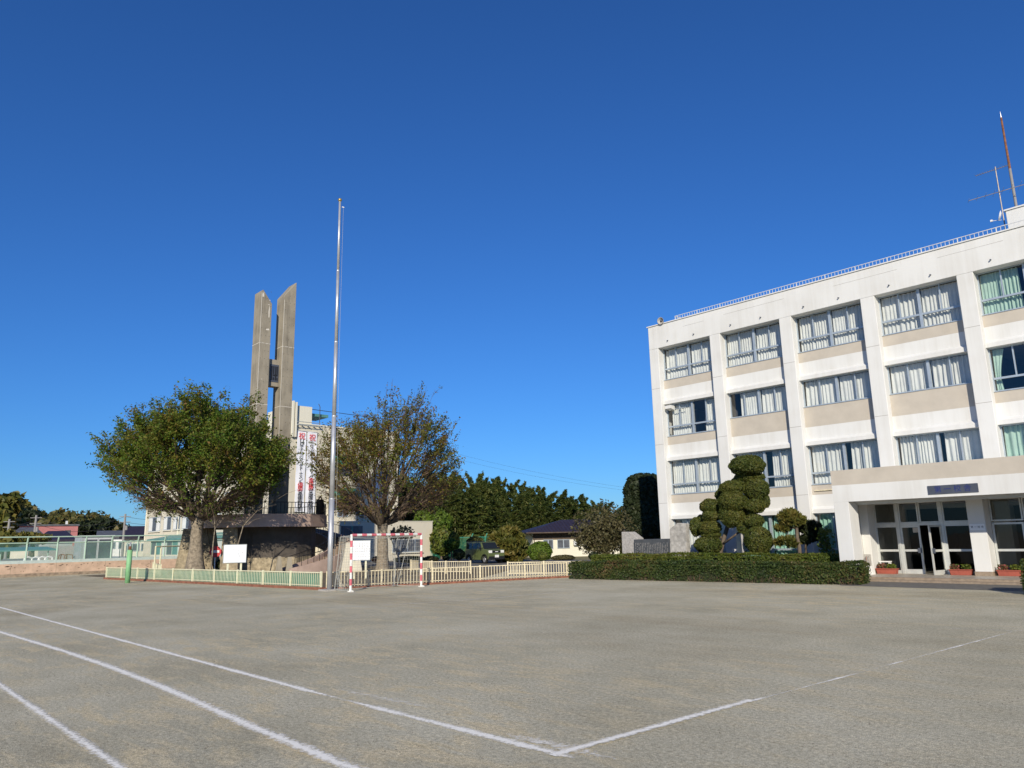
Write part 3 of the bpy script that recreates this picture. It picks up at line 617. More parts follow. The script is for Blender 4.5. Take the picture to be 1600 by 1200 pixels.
# the open leaf, swung out about its right edge
wd = xmid-(xb+0.05)
m = MB(); fw = 0.07
m.box(-wd, -wd+fw, -0.02, 0.02, PF, zt-0.05); m.box(-fw, 0, -0.02, 0.02, PF, zt-0.05); m.box(-wd+fw, -fw, -0.02, 0.02, zt-0.12, zt-0.05); m.box(-wd+fw, -fw, -0.02, 0.02, PF, PF+0.16); m.box(-wd+fw, -fw, -0.025, 0.02, zm-0.04, zm+0.04)
def swung(mb, name, mt, parent, ang=R(74), hinge=(xc-0.05, DY-0.06)):
    c_, s_ = math.cos(ang), math.sin(ang)
    mb.v = [(hinge[0]+v[0]*c_-v[1]*s_, hinge[1]+v[0]*s_+v[1]*c_, v[2]) for v in mb.v]; return mb.build(name, mt, parent)
D2 = swung(m, 'door', 'door_aluminium', SB)
for a, b in ((PF+0.16, zm-0.04), (zm+0.04, zt-0.12)):
    p = MB(); p.add([(-wd+fw, 0, a), (-fw, 0, a), (-fw, 0, b), (-wd+fw, 0, b)], [(0, 1, 2, 3)]); swung(p, 'pane', 'dark_glass', D2)
p = MB(); p.box(-wd+0.02, -wd+0.13, -0.07, -0.022, zm-0.09, zm+0.09); swung(p, 'handle', 'dark_plate', D2)
# right bay glazing
xe = cB1+2.9
xs = [cB1+0.003, cB1+1.0, cB1+1.95, xe-0.003]
for a, b in zip(xs[:-1], xs[1:]):
    glazed(a+0.01, b-0.01, DY, PF, zt-0.02, [zm], SB, 'door' if a > cB1+0.5 else 'glazed_panel', 0.07, 0.12); glazed(a+0.01, b-0.01, DY, zt+0.03, 2.80, [], SB, bot=0.05)
# notice board and small things inside the porch
m = MB(); bx0, bx1 = aY(1343, 880, PY).x, aY(1360, 880, PY).x
m.box(cA0+0.02, cA1-0.06, PY-0.02, PY-0.001, PF+0.02, aY(1350, 866, PY).z); m.build('wall_panel', 'granite', SB)
b0 = aY(1356, 893, 29.5)
sb_ = MB(); sb_.prism([(b0.x-0.22, PF), (b0.x+0.22, PF), (b0.x+0.19, PF+0.32), (b0.x-0.19, PF+0.32)], 'y', 29.38, 29.65); sb_.prism([(b0.x-0.12, PF+0.002), (b0.x+0.02, PF+0.002), (b0.x-0.05, PF+0.16)], 'y', 29.374, 29.38, 1)
one('sandbag_stand', 'white plastic base stand with dark triangle beside the entrance wall', 'stand', sb_, ('white_paint', 'dark_plate'), (b0.x, 29.5, PF))
um = thing('umbrella_bundle', 'bundle of umbrellas leaning against the porch wall panel', 'umbrellas', (cA0+0.1, 29.7, PF))
for i in range(5):
    t = MB(); xx = cA0+0.04+i*0.03; t.tube([(xx, 29.65+0.02*i, PF+0.02), (xx+0.02, 29.88, PF+0.45+0.05*(i % 2))], [0.012, 0.02], 6); t.tube([(xx+0.02, 29.88, PF+0.45), (xx+0.025, 29.9, PF+0.62), (xx+0.06, 29.9, PF+0.64)], 0.008, 5); t.build('umbrella', ('granite', 'dark_plate', 'terracotta')[i % 3], um)
def planter(px, py, y, label, wid=0.72):
    c = aY(px, py, y); c.z = PF
    t = thing('planter', label, 'planter', c)
    b = MB(); b.prism([(c.x-wid/2+0.04, PF), (c.x+wid/2-0.04, PF), (c.x+wid/2, PF+0.17), (c.x-wid/2, PF+0.17)], 'y', y-0.12, y+0.12); b.build('trough', 'terracotta', t, bevel=0.01)
    b = MB(); b.box(c.x-wid/2-0.015, c.x+wid/2+0.015, y-0.14, y+0.14, PF+0.17, PF+0.2); b.build('rim', 'terracotta', t)
    for dx in (-0.2, 0.18):
        P = np.clip(rng.normal(size=(230, 3)), -1.6, 1.6)*np.array([0.085, 0.055, 0.055])+np.array([c.x+dx, y, PF+0.27]); leafobj('flowers', P, 0.055, 'flower_mix' if dx < 0 else 'leaf_hedge_bright', t, elong=1.3)
planter(1387, 896, 30.2, 'terracotta trough of flowers below the window left of the open door', 0.75)
planter(1503, 898, 30.2, 'terracotta trough of flowers between open door and white column')
planter(1579, 899, 30.2, 'terracotta trough of flowers past the white column with name plate')
m = MB(); c = aY(1384, 885, 30.45); m.box(c.x-0.2, c.x+0.2, 30.36, 30.58, PF+0.42, PF+0.46); m.box(c.x-0.18, c.x-0.14, 30.38, 30.56, PF, PF+0.42); m.box(c.x+0.14, c.x+0.18, 30.38, 30.56, PF, PF+0.42)
one('plant_stand', 'small white stand behind a terracotta trough at the entrance', 'stand', m, 'white_paint', (c.x, 30.47, PF))

# ---- roof equipment
hp = Vector((-23.55, FY+0.05, ZT+0.05))
hs = thing('horn_speaker', 'round horn loudspeaker mounted on the roof corner of the school', 'loudspeaker', hp)
d = Vector((0.1, -1, -0.12)).normalized()
def along(c, d, prof, seg, mb, mi=0):
    a = d.cross(Vector((0, 0, 1))).normalized(); b = d.cross(a); vs = []
    for r_, t in prof:
        for k in range(seg): an = 2*math.pi*k/seg; vs.append(c+d*t+(a*math.cos(an)+b*math.sin(an))*r_)
    n = len(prof); mb.add(vs, [(i*seg+k, i*seg+(k+1) % seg, (i+1)*seg+(k+1) % seg, (i+1)*seg+k) for i in range(n-1) for k in range(seg)], mi); return mb
hc = hp+Vector((0, -0.05, 0.13))
m = along(hc, d, [(0.055, -0.14), (0.06, -0.06), (0.09, 0.02), (0.14, 0.08), (0.19, 0.12), (0.20, 0.125), (0.19, 0.115), (0.12, 0.05), (0.05, 0.0)], 20, MB()); m.build('bell', 'granite', hs, True)
m = along(hc, d, [(0.05, -0.02), (0.065, 0.03), (0.05, 0.08), (0.001, 0.09)], 12, MB()); m.build('centre_plug', 'dark_plate', hs, True)
m = MB(); m.box(hp.x-0.03, hp.x+0.03, hp.y-0.02, hp.y+0.12, ZT+0.05, ZT+0.16); m.build('bracket', 'dark_plate', hs)
mt = thing('lightning_mast', 'tall rust red mast above the penthouse on the roof', 'mast', (-7.25, 36.3, 14.68))
m = MB(); b_ = aY(1588, 328, 36.3); t_ = aY(1562, 182, 36.3); xm_ = -7.25
m.tube([(xm_, 36.3, 14.68), (xm_, 36.3, 17.0)], 0.055, 10); m.build('lower_tube', 'pole_concrete', mt)
m = MB(); m.tube([(xm_, 36.3, 17.0), (xm_, 36.3, 19.45)], [0.05, 0.038], 10); m.build('upper_tube', 'rust', mt)
m = MB(); m.tube([(xm_, 36.3, 19.45), (xm_, 36.3, 19.75)], [0.028, 0.004], 8); m.build('tip', 'galvanised', mt)
an = thing('tv_antenna', 'aluminium rooftop antenna with long booms and a small dish', 'antenna', (-7.62, 35.6, 12.6))
ax_, ay_ = -7.62, 35.6
m = MB(); m.tube([(ax_, ay_, 12.6), (ax_, ay_, 17.0)], 0.024, 8); m.build('mast', 'antenna_metal', an)
m = MB(); m.tube([(ax_-0.72, ay_-0.15, 16.82), (ax_+0.55, ay_+0.1, 16.93)], 0.013, 6)
for i in range(14): xx = ax_-0.72+i*0.09; m.tube([(xx, ay_-0.2+0.3*i/14-0.14, 16.81+0.13*i/14), (xx, ay_-0.2+0.3*i/14+0.14, 16.81+0.13*i/14)], 0.006, 4)
m.build('upper_boom', 'antenna_metal', an)
m = MB(); m.tube([(ax_-1.05, ay_-0.5, 15.66), (ax_+1.3, ay_+0.5, 16.02)], 0.015, 6)
for i in range(9): f_ = i/8; c = Vector((ax_-1.05+2.35*f_, ay_-0.5+1.0*f_, 15.66+0.36*f_)); l_ = 0.22+0.3*f_; m.tube([c+Vector((-0.4*l_, l_, 0)), c-Vector((-0.4*l_, l_, 0))], 0.006, 4)
m.build('lower_boom', 'antenna_metal', an)
m = along(Vector((ax_-0.07, ay_-0.05, 14.75)), Vector((-0.92, -0.2, 0.3)).normalized(), [(0.001, 0.0), (0.12, 0.012), (0.22, 0.05), (0.225, 0.05), (0.12, 0.0), (0.001, -0.012)], 16, MB()); m.tube([(ax_-0.07, ay_-0.05, 14.56), (ax_-0.42, ay_-0.12, 14.62)], 0.012, 5); m.box(ax_-0.46, ax_-0.38, ay_-0.16, ay_-0.08, 14.58, 14.66); m.build('dish', 'white_paint', an)

# ================================================================ vegetation helpers
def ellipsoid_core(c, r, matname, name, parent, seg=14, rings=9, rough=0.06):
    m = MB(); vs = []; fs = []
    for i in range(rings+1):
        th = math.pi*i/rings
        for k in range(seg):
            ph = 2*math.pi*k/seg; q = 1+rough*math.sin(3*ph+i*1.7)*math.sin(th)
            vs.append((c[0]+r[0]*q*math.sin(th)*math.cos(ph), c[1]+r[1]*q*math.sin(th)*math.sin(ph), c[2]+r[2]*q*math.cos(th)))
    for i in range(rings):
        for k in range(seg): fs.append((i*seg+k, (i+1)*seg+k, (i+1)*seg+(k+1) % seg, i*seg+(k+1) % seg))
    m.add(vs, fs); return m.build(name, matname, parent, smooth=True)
def ell_pts(c, r, dens, lump=0.07, depth=0.10, flat=None):
    """points and normals on a lumpy ellipsoid; flat: cut off below this fraction of the height (-1..1)"""
    A_ = 4*math.pi*((r[0]*r[1])**1.6/3+(r[0]*r[2])**1.6/3+(r[1]*r[2])**1.6/3)**(1/1.6); n = int(A_*dens)
    d = unit(rng.normal(size=(n, 3)))
    if flat is not None: d[:, 2] = np.maximum(d[:, 2], flat)
    ph = rng.random(4)*6
    q = 1+lump*(np.sin(d[:, 0]*5+ph[0])*np.sin(d[:, 1]*5+ph[1])+0.6*np.sin(d[:, 2]*9+ph[2]+d[:, 0]*4))-depth*rng.random(n)**2
    P = d*q[:, None]*np.array(r)+np.array(c); N_ = unit(d/np.array(r)); return P, N_
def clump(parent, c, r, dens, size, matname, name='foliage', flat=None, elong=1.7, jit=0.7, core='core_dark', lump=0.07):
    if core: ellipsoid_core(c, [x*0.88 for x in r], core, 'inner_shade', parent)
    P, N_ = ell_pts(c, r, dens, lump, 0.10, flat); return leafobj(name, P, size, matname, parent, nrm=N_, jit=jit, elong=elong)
class Wood:
    """branching skeleton -> tubes + leaf anchor points"""
    def __init__(s, seed): s.r = random.Random(seed); s.mb = MB(); s.tips = []; s.twigs = MB()
    def rot(s, d, ang):
        a = Vector((s.r.gauss(0, 1), s.r.gauss(0, 1), s.r.gauss(0, 1))); a = (a-d*a.dot(d)).normalized()
        return (d*math.cos(ang)+a*math.sin(ang)).normalized()
    def branch(s, p, d, L_, rad, lvl, cfg, inside):
        n = cfg['pts'][lvl]; pts = [p.copy()]; q = p.copy(); dd = d.copy()
        for i in range(n):
            dd = (dd+Vector((0, 0, 1))*cfg['up'][lvl]+Vector((s.r.gauss(0, 1), s.r.gauss(0, 1), s.r.gauss(0, 1)))*cfg['wig'][lvl]).normalized()
            q = q+dd*(L_/n); pts.append(q.copy())
        tip = cfg['taper'][lvl]; rads = [rad*(1+(tip-1)*i/n) for i in range(n+1)]
        (s.mb if lvl < 2 else s.twigs).tube(pts, rads, cfg['seg'][lvl], caps=False)
        last = lvl == len(cfg['num'])
        if lvl >= cfg['leaf_from']: s.tips.append((pts, lvl))
        if last: return
        k = cfg['num'][lvl]
        for i in range(k):
            t = cfg['t0'][lvl]+(1-cfg['t0'][lvl])*(i+s.r.random()*0.8)/k; t = min(t, 0.999); fi = t*n; j = int(fi); f_ = fi-j
            pp = pts[j].lerp(pts[j+1], f_); dl = (pts[j+1]-pts[j]).normalized()
            nd = s.rot(dl, R(s.r.uniform(*cfg['ang'][lvl]))); ll = L_*s.r.uniform(*cfg['ratio'][lvl])*(1.1-0.35*t)
            for _ in range(3):
                if inside(pp+nd*ll) : break
                nd = s.rot(dl, R(s.r.uniform(*cfg['ang'][lvl]))); ll *= 0.8
            s.branch(pp, nd, ll, rads[j]*cfg['rr'][lvl], lvl+1, cfg, inside)
    def leafpts(s, per, spread, only=None):
        P = []
        for pts, lvl in s.tips:
            if only and lvl not in only: continue
            for _ in range(per if lvl > 2 else max(1, per//2)):
                t = s.r.uniform(0.25, 1.05)*(len(pts)-1); j = min(int(t), len(pts)-2); q = pts[j].lerp(pts[j+1], t-j)
                P.append((q.x+s.r.gauss(0, spread), q.y+s.r.gauss(0, spread), q.z+s.r.gauss(0, spread*0.8)))
        return np.array(P)

def zelkova(loc, fork, r0, r1, reach, nt, nlimb, seed, label, leafm, side, per, keep, trunkmat, size, spread, skew=0.0):
    """vase shaped tree: limbs fork again and again at narrow angles towards a dome of twig ends.
    reach: [(elevation deg, metres from the fork)]"""
    T = thing('zelkova_tree', label, 'tree', loc); q = np.random.default_rng(seed); b = np.array(loc); F0 = b+np.array([0, 0, fork])
    prof = [(r0*1.3, -0.05), (r0*1.05, 0.25), (r0*0.88, 0.8), (r1*1.12, fork*0.5), (r1, fork*0.8), (r1*1.2, fork*0.97), (r1*0.8, fork*1.08)]
    seg = 18; vs = []
    for r_, z in prof:
        for k in range(seg):
            a = 2*math.pi*k/seg; w_ = 1+0.07*math.sin(3*a+seed+z)+0.05*math.sin(7*a+2*z); vs.append((b[0]+r_*w_*math.cos(a), b[1]+r_*w_*math.sin(a), z))
    tm = MB(); tm.add(vs, [(i*seg+k, i*seg+(k+1) % seg, (i+1)*seg+(k+1) % seg, (i+1)*seg+k) for i in range(len(prof)-1) for k in range(seg)]+[tuple(range((len(prof)-1)*seg, len(prof)*seg))])
    tm.build('trunk', trunkmat, T, smooth=True)
    el = np.arcsin(q.uniform(math.sin(R(reach[0][0])), 1.0, nt)); az = q.uniform(0, 2*math.pi, nt)
    rr = np.interp(np.degrees(el), [a for a, _ in reach], [c for _, c in reach])
    lob = 1+0.06*np.sin(3*az+el*4+seed)+0.07*np.sin(7*az-el*6)+0.06*np.sin(13*az+9*el)
    fr = np.where(q.random(nt) < 0.72, q.uniform(0.86, 1.04, nt), q.uniform(0.52, 0.88, nt)); rr = rr*lob*fr*(1+skew*np.sin(az-math.atan2(CA.y, CA.x)+math.pi/2))
    Tg = F0+np.stack([np.cos(el)*np.cos(az), np.cos(el)*np.sin(az), np.sin(el)], 1)*rr[:, None]
    big, tw = MB(), MB(); twigs = []
    def split(idx, k):
        D = unit(Tg[idx]-F0); seeds = D[q.choice(len(idx), min(k, len(idx)), replace=False)]
        for _ in range(3):
            lab = np.argmax(D@seeds.T, 1); seeds = unit(np.array([D[lab == i].mean(0) if (lab == i).any() else seeds[i] for i in range(len(seeds))]))
        return [idx[lab == i] for i in range(len(seeds)) if (lab == i).any()]
    def limb(mb, a, c, ra, rc, sg, bow, n=4):
        m_ = q.normal(size=(n+1, 3))*bow*np.linalg.norm(c-a); m_[0] = 0; m_[-1] = 0; d = c-a
        pts = [a+d*(i/n)+m_[i]+np.array([0, 0, -0.06*math.sin(math.pi*i/n)*np.linalg.norm(d[:2])]) for i in range(n+1)]
        mb.tube(pts, [ra+(rc-ra)*i/n for i in range(n+1)], sg, caps=False); return pts
    for g1 in split(np.arange(nt), nlimb):
        c1 = Tg[g1].mean(0); d1 = (c1-F0)/np.linalg.norm(c1-F0); s1 = F0+np.array([d1[0], d1[1], 0])*r1*0.55+np.array([0, 0, -0.25*q.random()]); n1 = s1+(c1-s1)*q.uniform(0.30, 0.42); w1 = r1*0.50*math.sqrt(len(g1)/(nt/nlimb))
        limb(big, s1, n1, w1, w1*0.66, 8, 0.025)
        for g2 in split(g1, 5):
            c2 = Tg[g2].mean(0); n2 = n1+(c2-n1)*q.uniform(0.38, 0.52); limb(big, n1, n2, w1*0.55, w1*0.30, 6, 0.02)
            for g3 in split(g2, 5):
                c3 = Tg[g3].mean(0); n3 = n2+(c3-n2)*q.uniform(0.34, 0.55); limb(tw, n2, n3, w1*0.26, w1*0.13, 4, 0.02, 3)
                for t_ in g3:
                    e = Tg[t_]; pts = limb(tw, n3, e, max(0.014, w1*0.10), 0.006, 3, 0.02, 3); L_ = np.linalg.norm(e-n3); u = (e-n3)/max(L_, 1e-6); twigs.append((n3+(e-n3)*0.35, e))
                    for _ in range(side):
                        s_ = n3+(e-n3)*q.uniform(0.1, 0.95); d = u+q.normal(size=3)*0.32; d /= np.linalg.norm(d); e2 = s_+d*q.uniform(0.35, 0.95); tw.tube([s_, (s_+e2)/2+q.normal(size=3)*0.03, e2], [0.010, 0.007, 0.004], 3, caps=False); twigs.append((s_+(e2-s_)*0.3, e2))
    big.build('limbs', 'bark', T, smooth=True); tag(tw.build('twigs', 'twig', T), kind='stuff')
    A_ = np.array([t[0] for t in twigs]); B_ = np.array([t[1] for t in twigs]); k = np.repeat(np.arange(len(A_)), per); f_ = q.random(len(k))[:, None]*1.08
    P = A_[k]*(1-f_)+B_[k]*f_+q.normal(size=(len(k), 3))*spread; P = P[keep(P-F0, q)]
    leafobj('crown', P, size, leafm, T, nrm=np.tile([0, 0, 1.0], (len(P), 1)), jit=0.9, elong=1.7)
    return T

# ---------------------------------------------------------------- the two zelkovas
lt = aR(304, 894, 47.0); k_ = 47.0/FPX*0.775
zelkova((lt.x, lt.y, 0), 3.35, 0.52, 0.31, [(10, 72*k_), (16, 108*k_), (22, 142*k_), (30, 184*k_), (40, 204*k_), (55, 206*k_), (72, 216*k_), (90, 222*k_)], 1150, 15, 5, 'broad zelkova in green and bronze leaf with thick trunk beside the concrete tower', 'leaf_zelkova', 4, 30,
        lambda D, q: q.random(len(D)) < np.clip(1.35*D[:, 2]/5.9-0.20+0.26*(np.linalg.norm(D, axis=1) > 4.6), 0.05, 0.95), 'bark_pale', 0.088, 0.11, skew=0.0)
rt_ = aR(597, 892, 50.0); k_ = 50.0/FPX*0.93
zelkova((rt_.x, rt_.y, 0), 3.0, 0.40, 0.30, [(12, 78*k_), (20, 100*k_), (30, 128*k_), (44, 160*k_), (68, 196*k_), (90, 186*k_)], 1150, 15, 23, 'half bare zelkova with reddish twigs and sparse leaves behind the goal', 'leaf_zelkova_brown', 4, 11,
        lambda D, q: q.random(len(D)) < np.clip(0.07+0.85*np.clip((np.linalg.norm(D, axis=1)-4.1)/2.2, 0, 1)*(0.40+D[:, 2]/5.5), 0.08, 0.92), 'bark_pale', 0.088, 0.09, skew=0.10)

# ---------------------------------------------------------------- clipped maki (cloud pruned) by the facade
MK = thing('cloud_pruned_podocarpus', 'tall cloud pruned podocarpus of rounded clipped pads before the facade', 'tree', (-18.9, 30.6, 0))
pads = [(615, 195, 185, 98, 0.0, None), (640, 325, 150, 48, 0.3, None), (560, 372, 110, 52, 0.25, None), (455, 440, 135, 72, -0.15, None), (720, 455, 128, 112, 0.1, None), (330, 520, 60, 55, 0.25, None), (460, 590, 142, 105, -0.35, None), (445, 740, 125, 120, -0.3, None),
        (215, 645, 108, 76, -0.1, None), (225, 745, 92, 60, -0.15, None), (115, 790, 45, 50, 0.1, None), (55, 870, 62, 92, 0.0, None), (205, 880, 110, 76, -0.2, None), (215, 955, 95, 45, -0.15, None), (190, 1070, 135, 88, -0.2, None),
        (705, 640, 105, 72, -0.1, None), (825, 580, 40, 68, 0.2, None), (570, 860, 62, 82, -0.15, None), (690, 805, 98, 70, -0.15, None), (740, 1020, 138, 140, -0.25, None), (560, 700, 70, 80, 0.2, None), (250, 690, 80, 60, 0.25, None)]
for i, (cx, cy, hx, hy, dy, fl) in enumerate(pads):
    k = 140/988; px, py = 1080+cx*k, 700+cy*k; Yp = 30.6+dy*1.3
    c = aY(px, py, Yp); rx = (aY(px+hx*k, py, Yp).x-aY(px-hx*k, py, Yp).x)/2*1.02; rz = (aY(px, py-hy*k, Yp).z-aY(px, py+hy*k, Yp).z)/2
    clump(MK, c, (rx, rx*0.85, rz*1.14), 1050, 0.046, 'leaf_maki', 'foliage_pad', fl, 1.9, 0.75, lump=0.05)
m = MB()
for pts, r_ in (([(-19.6, 30.6, 0), (-19.45, 30.6, 0.9), (-19.2, 30.65, 1.6), (-18.7, 30.7, 2.8), (-18.0, 30.7, 4.4)], [0.13, 0.11, 0.10, 0.08, 0.05]), ([(-19.2, 30.65, 1.5), (-20.1, 30.6, 2.1), (-20.2, 30.55, 2.4)], [0.07, 0.05, 0.04]), ([(-18.7, 30.7, 2.6), (-17.6, 30.6, 3.2), (-17.4, 30.6, 3.6)], [0.07, 0.05, 0.04]), ([(-19.3, 30.6, 1.3), (-18.2, 30.5, 1.9)], [0.06, 0.04])): m.tube(pts, r_, 8)
m.build('trunk', 'bark', MK, smooth=True)
sp_ = MB(); q0 = aY(1162, 866, 30.3); q1 = aY(1158, 835, 30.3); sp_.tube([(q0.x, 30.3, 0), (q1.x, 30.35, 2.1)], 0.055, 8)
one('tree_support', 'pale round timber post propping the cloud pruned podocarpus', 'post', sp_, 'granite', (q0.x, 30.3, 0))
# ---------------------------------------------------------------- niwaki pines
def needle_pads(T, spec, matname, dens=420, size=0.075):
    for c, r in spec:
        P, N_ = ell_pts(c, r, dens, 0.16, 0.55); N_[:, 2] = np.abs(N_[:, 2])+0.3
        leafobj('foliage_pad', P, size, matname, T, nrm=np.cross(N_, rng.normal(size=N_.shape)), jit=0.4, axis=N_, axjit=0.6, elong=2.6)
PN = thing('garden_pine', 'small garden pine with two tiers of needles beside the porch', 'tree', (-15.55, 30.4, 0))
def yp(x, y, Y=30.4): return aY(1200+x*140/1527, 780+y*140/1527, Y)
needle_pads(PN, [(yp(370, 300), (0.52, 0.45, 0.26)), (yp(420, 370), (0.5, 0.45, 0.2)), (yp(260, 480), (0.36, 0.36, 0.17)), (yp(350, 230), (0.26, 0.26, 0.18)), (yp(500, 350), (0.3, 0.3, 0.22)), (yp(330, 690), (0.42, 0.36, 0.16)), (yp(190, 730), (0.26, 0.26, 0.13)), (yp(420, 760), (0.3, 0.3, 0.12))], 'leaf_pine')
m = MB(); m.tube([(yp(530, 900).x, 30.4, 0), yp(535, 820), yp(500, 650), yp(490, 480), yp(430, 360), yp(370, 280)], [0.09, 0.08, 0.07, 0.06, 0.045, 0.02], 8); m.tube([yp(500, 640), yp(420, 700), yp(330, 700)], [0.04, 0.03, 0.02], 6); m.tube([yp(490, 490), yp(380, 500), yp(270, 490)], [0.04, 0.03, 0.015], 6); m.build('trunk', 'bark', PN, smooth=True)
PN2 = thing('garden_pine', 'low pine in shade tones close to the porch wall behind a leafy sapling', 'tree', (-14.6, 31.2, 0))
needle_pads(PN2, [(yp(700, 470, 31.2), (0.52, 0.4, 0.27)), (yp(760, 540, 31.2), (0.4, 0.35, 0.2)), (yp(650, 680, 31.2), (0.36, 0.3, 0.17)), (yp(760, 650, 31.2), (0.3, 0.3, 0.15))], 'leaf_dark')  # darker needle colour puts the shade into this pine
m = MB(); m.tube([(yp(640, 900, 31.2).x, 31.2, 0), yp(640, 760, 31.2), yp(660, 600, 31.2), yp(700, 480, 31.2)], [0.06, 0.05, 0.04, 0.02], 7); m.build('trunk', 'bark', PN2, smooth=True)
SP = thing('leafy_sapling', 'slim green leafy sapling beside the white porch wall', 'sapling', (yp(980, 880, 30).x, 30, 0))
a_ = yp(990, 880, 30); b_ = yp(960, 500, 30)
P = np.array([[a_.x+(b_.x-a_.x)*t, 30, 0.5+(b_.z-0.5)*t] for t in rng.random(420)])+rng.normal(size=(420, 3))*np.array([0.13, 0.13, 0.05]); leafobj('foliage', P, 0.085, 'leaf_hedge_bright', SP, elong=1.6)
m = MB(); m.tube([(a_.x, 30, 0), b_], [0.03, 0.012], 6); m.build('stem', 'twig', SP)
# ---------------------------------------------------------------- hedges
def hedge(p0, p1, depth, h, label, matname, dens=480, size=0.065, topmat=None, bare=0.0, jut=0.05, endround=True):
    """clipped hedge; p0->p1 is its front foot line, depth goes to the left of that direction"""
    p0 = Vector((p0[0], p0[1], 0)); p1 = Vector((p1[0], p1[1], 0)); t = (p1-p0); L_ = t.length; t.normalize(); n = Vector((-t.y, t.x, 0))
    T = thing('clipped_hedge', label, 'hedge', p0)
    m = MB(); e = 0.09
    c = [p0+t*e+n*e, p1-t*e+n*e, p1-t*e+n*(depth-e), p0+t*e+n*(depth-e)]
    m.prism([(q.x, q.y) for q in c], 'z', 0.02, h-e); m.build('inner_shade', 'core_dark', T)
    area = [L_*h, L_*depth, depth*h, depth*h, L_*h*0.6]; Ps = []; Ns = []
    for k, A_ in enumerate(area):
        cnt = int(A_*dens); u = rng.random(cnt); v = rng.random(cnt)
        if k == 0: s_, d_, z_, nn = u*L_, np.zeros(cnt), v*h, (-n)
        elif k == 1: s_, d_, z_, nn = u*L_, v*depth, np.full(cnt, h), Vector((0, 0, 1))
        elif k == 2: s_, d_, z_, nn = np.full(cnt, L_), u*depth, v*h, t
        elif k == 3: s_, d_, z_, nn = np.zeros(cnt), u*depth, v*h, -t
        else: s_, d_, z_, nn = u*L_, np.full(cnt, depth), h*(0.4+0.6*v), n
        P = np.stack([p0.x+t.x*s_+n.x*d_, p0.y+t.y*s_+n.y*d_, z_], 1)
        w1 = np.sin(s_*1.3+k)*np.sin(z_*5+s_*0.7)+0.6*np.sin(s_*3.1+1.3*k+d_*4)*np.cos(z_*8+d_*3)
        P += np.array(nn)[None]*(w1*jut+rng.normal(size=cnt)*0.025)[:, None]
        # round the long edges
        ez = np.clip((z_-(h-0.14))/0.14, 0, 1); ed = np.minimum(d_, depth-d_); rin = ez**2*np.clip(1-ed/0.14, 0, 1)*0.10
        P[:, 2] -= rin
        if bare and k == 0:
            g_ = np.sin(s_*0.9+2.0)+0.7*np.sin(s_*2.3)+0.5*np.sin(s_*5.1); kp = ~((z_ < 0.16+0.10*g_) & (rng.random(cnt) < bare)); P = P[kp]; cnt = len(P)
        Ps.append(P); Ns.append(np.tile(np.array(nn), (cnt, 1)))
    P = np.concatenate(Ps); N_ = np.concatenate(Ns); leafobj('foliage', P, size, matname, T, nrm=N_, jit=0.8, elong=1.5)
    return T
hedge((-22.95, 24.25), (-11.15, 25.75), 1.15, 0.70, 'long dark clipped hedge running between yard and planting bed', 'leaf_hedge', 1150, 0.045, bare=0.75)
hedge((-25.2, 28.2), (-13.2, 28.9), 0.9, 0.90, 'bright green clipped hedge standing behind the long dark hedge', 'leaf_hedge_bright', 1000, 0.048)
hedge((-6.0, 23.85), (1.0, 24.4), 1.2, 0.92, 'dark clipped hedge on the yard side facing the entrance steps', 'leaf_hedge', 1000, 0.046)
# dead twigs and stems showing at the foot of the long hedge
DT = MB()
for i in range(170):
    s_ = rng.random(); x = -22.8+11.5*s_; y = 24.3+1.46*s_+0.02; a = rng.normal()*0.10; DT.tube([(x, y, 0.0), (x+a, y-0.03, 0.14+0.22*rng.random())], [0.009, 0.004], 3)
tag(one('hedge_stems', 'bare brown stems showing at the foot of the long dark hedge', 'stems', DT, 'twig', (-17, 25, 0)), kind='stuff')
# ---------------------------------------------------------------- stones by the facade
def slab_stone(name, label, cat, px, Y, thick, matname):
    """px: outline in photo pixels on plane Y"""
    q = [aY(x, y, Y) for x, y in px]; zmin = min(p.z for p in q); poly = [(p.x, p.z if p.z > zmin+0.12 else 0.0) for p in q]
    m = MB(); m.prism(poly, 'y', Y, Y+thick); c = sum(p.x for p in q)/len(q); return one(name, label, cat, m, matname, (c, Y+thick/2, 0), bevel=0.02)
slab_stone('standing_stone', 'rough grey standing stone with a pointed top beside the dark monument slab', 'stone', ((1046, 868), (1046, 827), (1058, 817), (1071, 818), (1072, 836), (1072, 868)), 29.9, 0.3, 'rock')
slab_stone('memorial_slab', 'dark engraved memorial slab with rows of fine lettering behind the hedge', 'monument', ((990, 868), (990, 843), (1046, 841.5), (1046, 868)), 30.0, 0.14, 'slate_dark')
slab_stone('memorial_pillar', 'pale granite memorial pillar with a slanted top left of the dark slab', 'monument', ((972, 868), (971, 831), (983, 831), (996, 841), (996, 868)), 30.25, 0.5, 'granite')
MS = bpy.data.objects['memorial_slab']; BASE[MS.name] = Vector(MS.location)
m = MB()
for i in range(20):
    xx = aY(993+i*2.6, 850, 30).x; zz = 1.42
    while zz > 0.95:
        h_ = rng.uniform(0.018, 0.034)
        if rng.random() < 0.8: m.box(xx, xx+0.022, 29.985, 29.995, zz-h_, zz)
        zz -= h_+0.02
tag(m.build('engraving', 'granite', MS), kind='stuff')

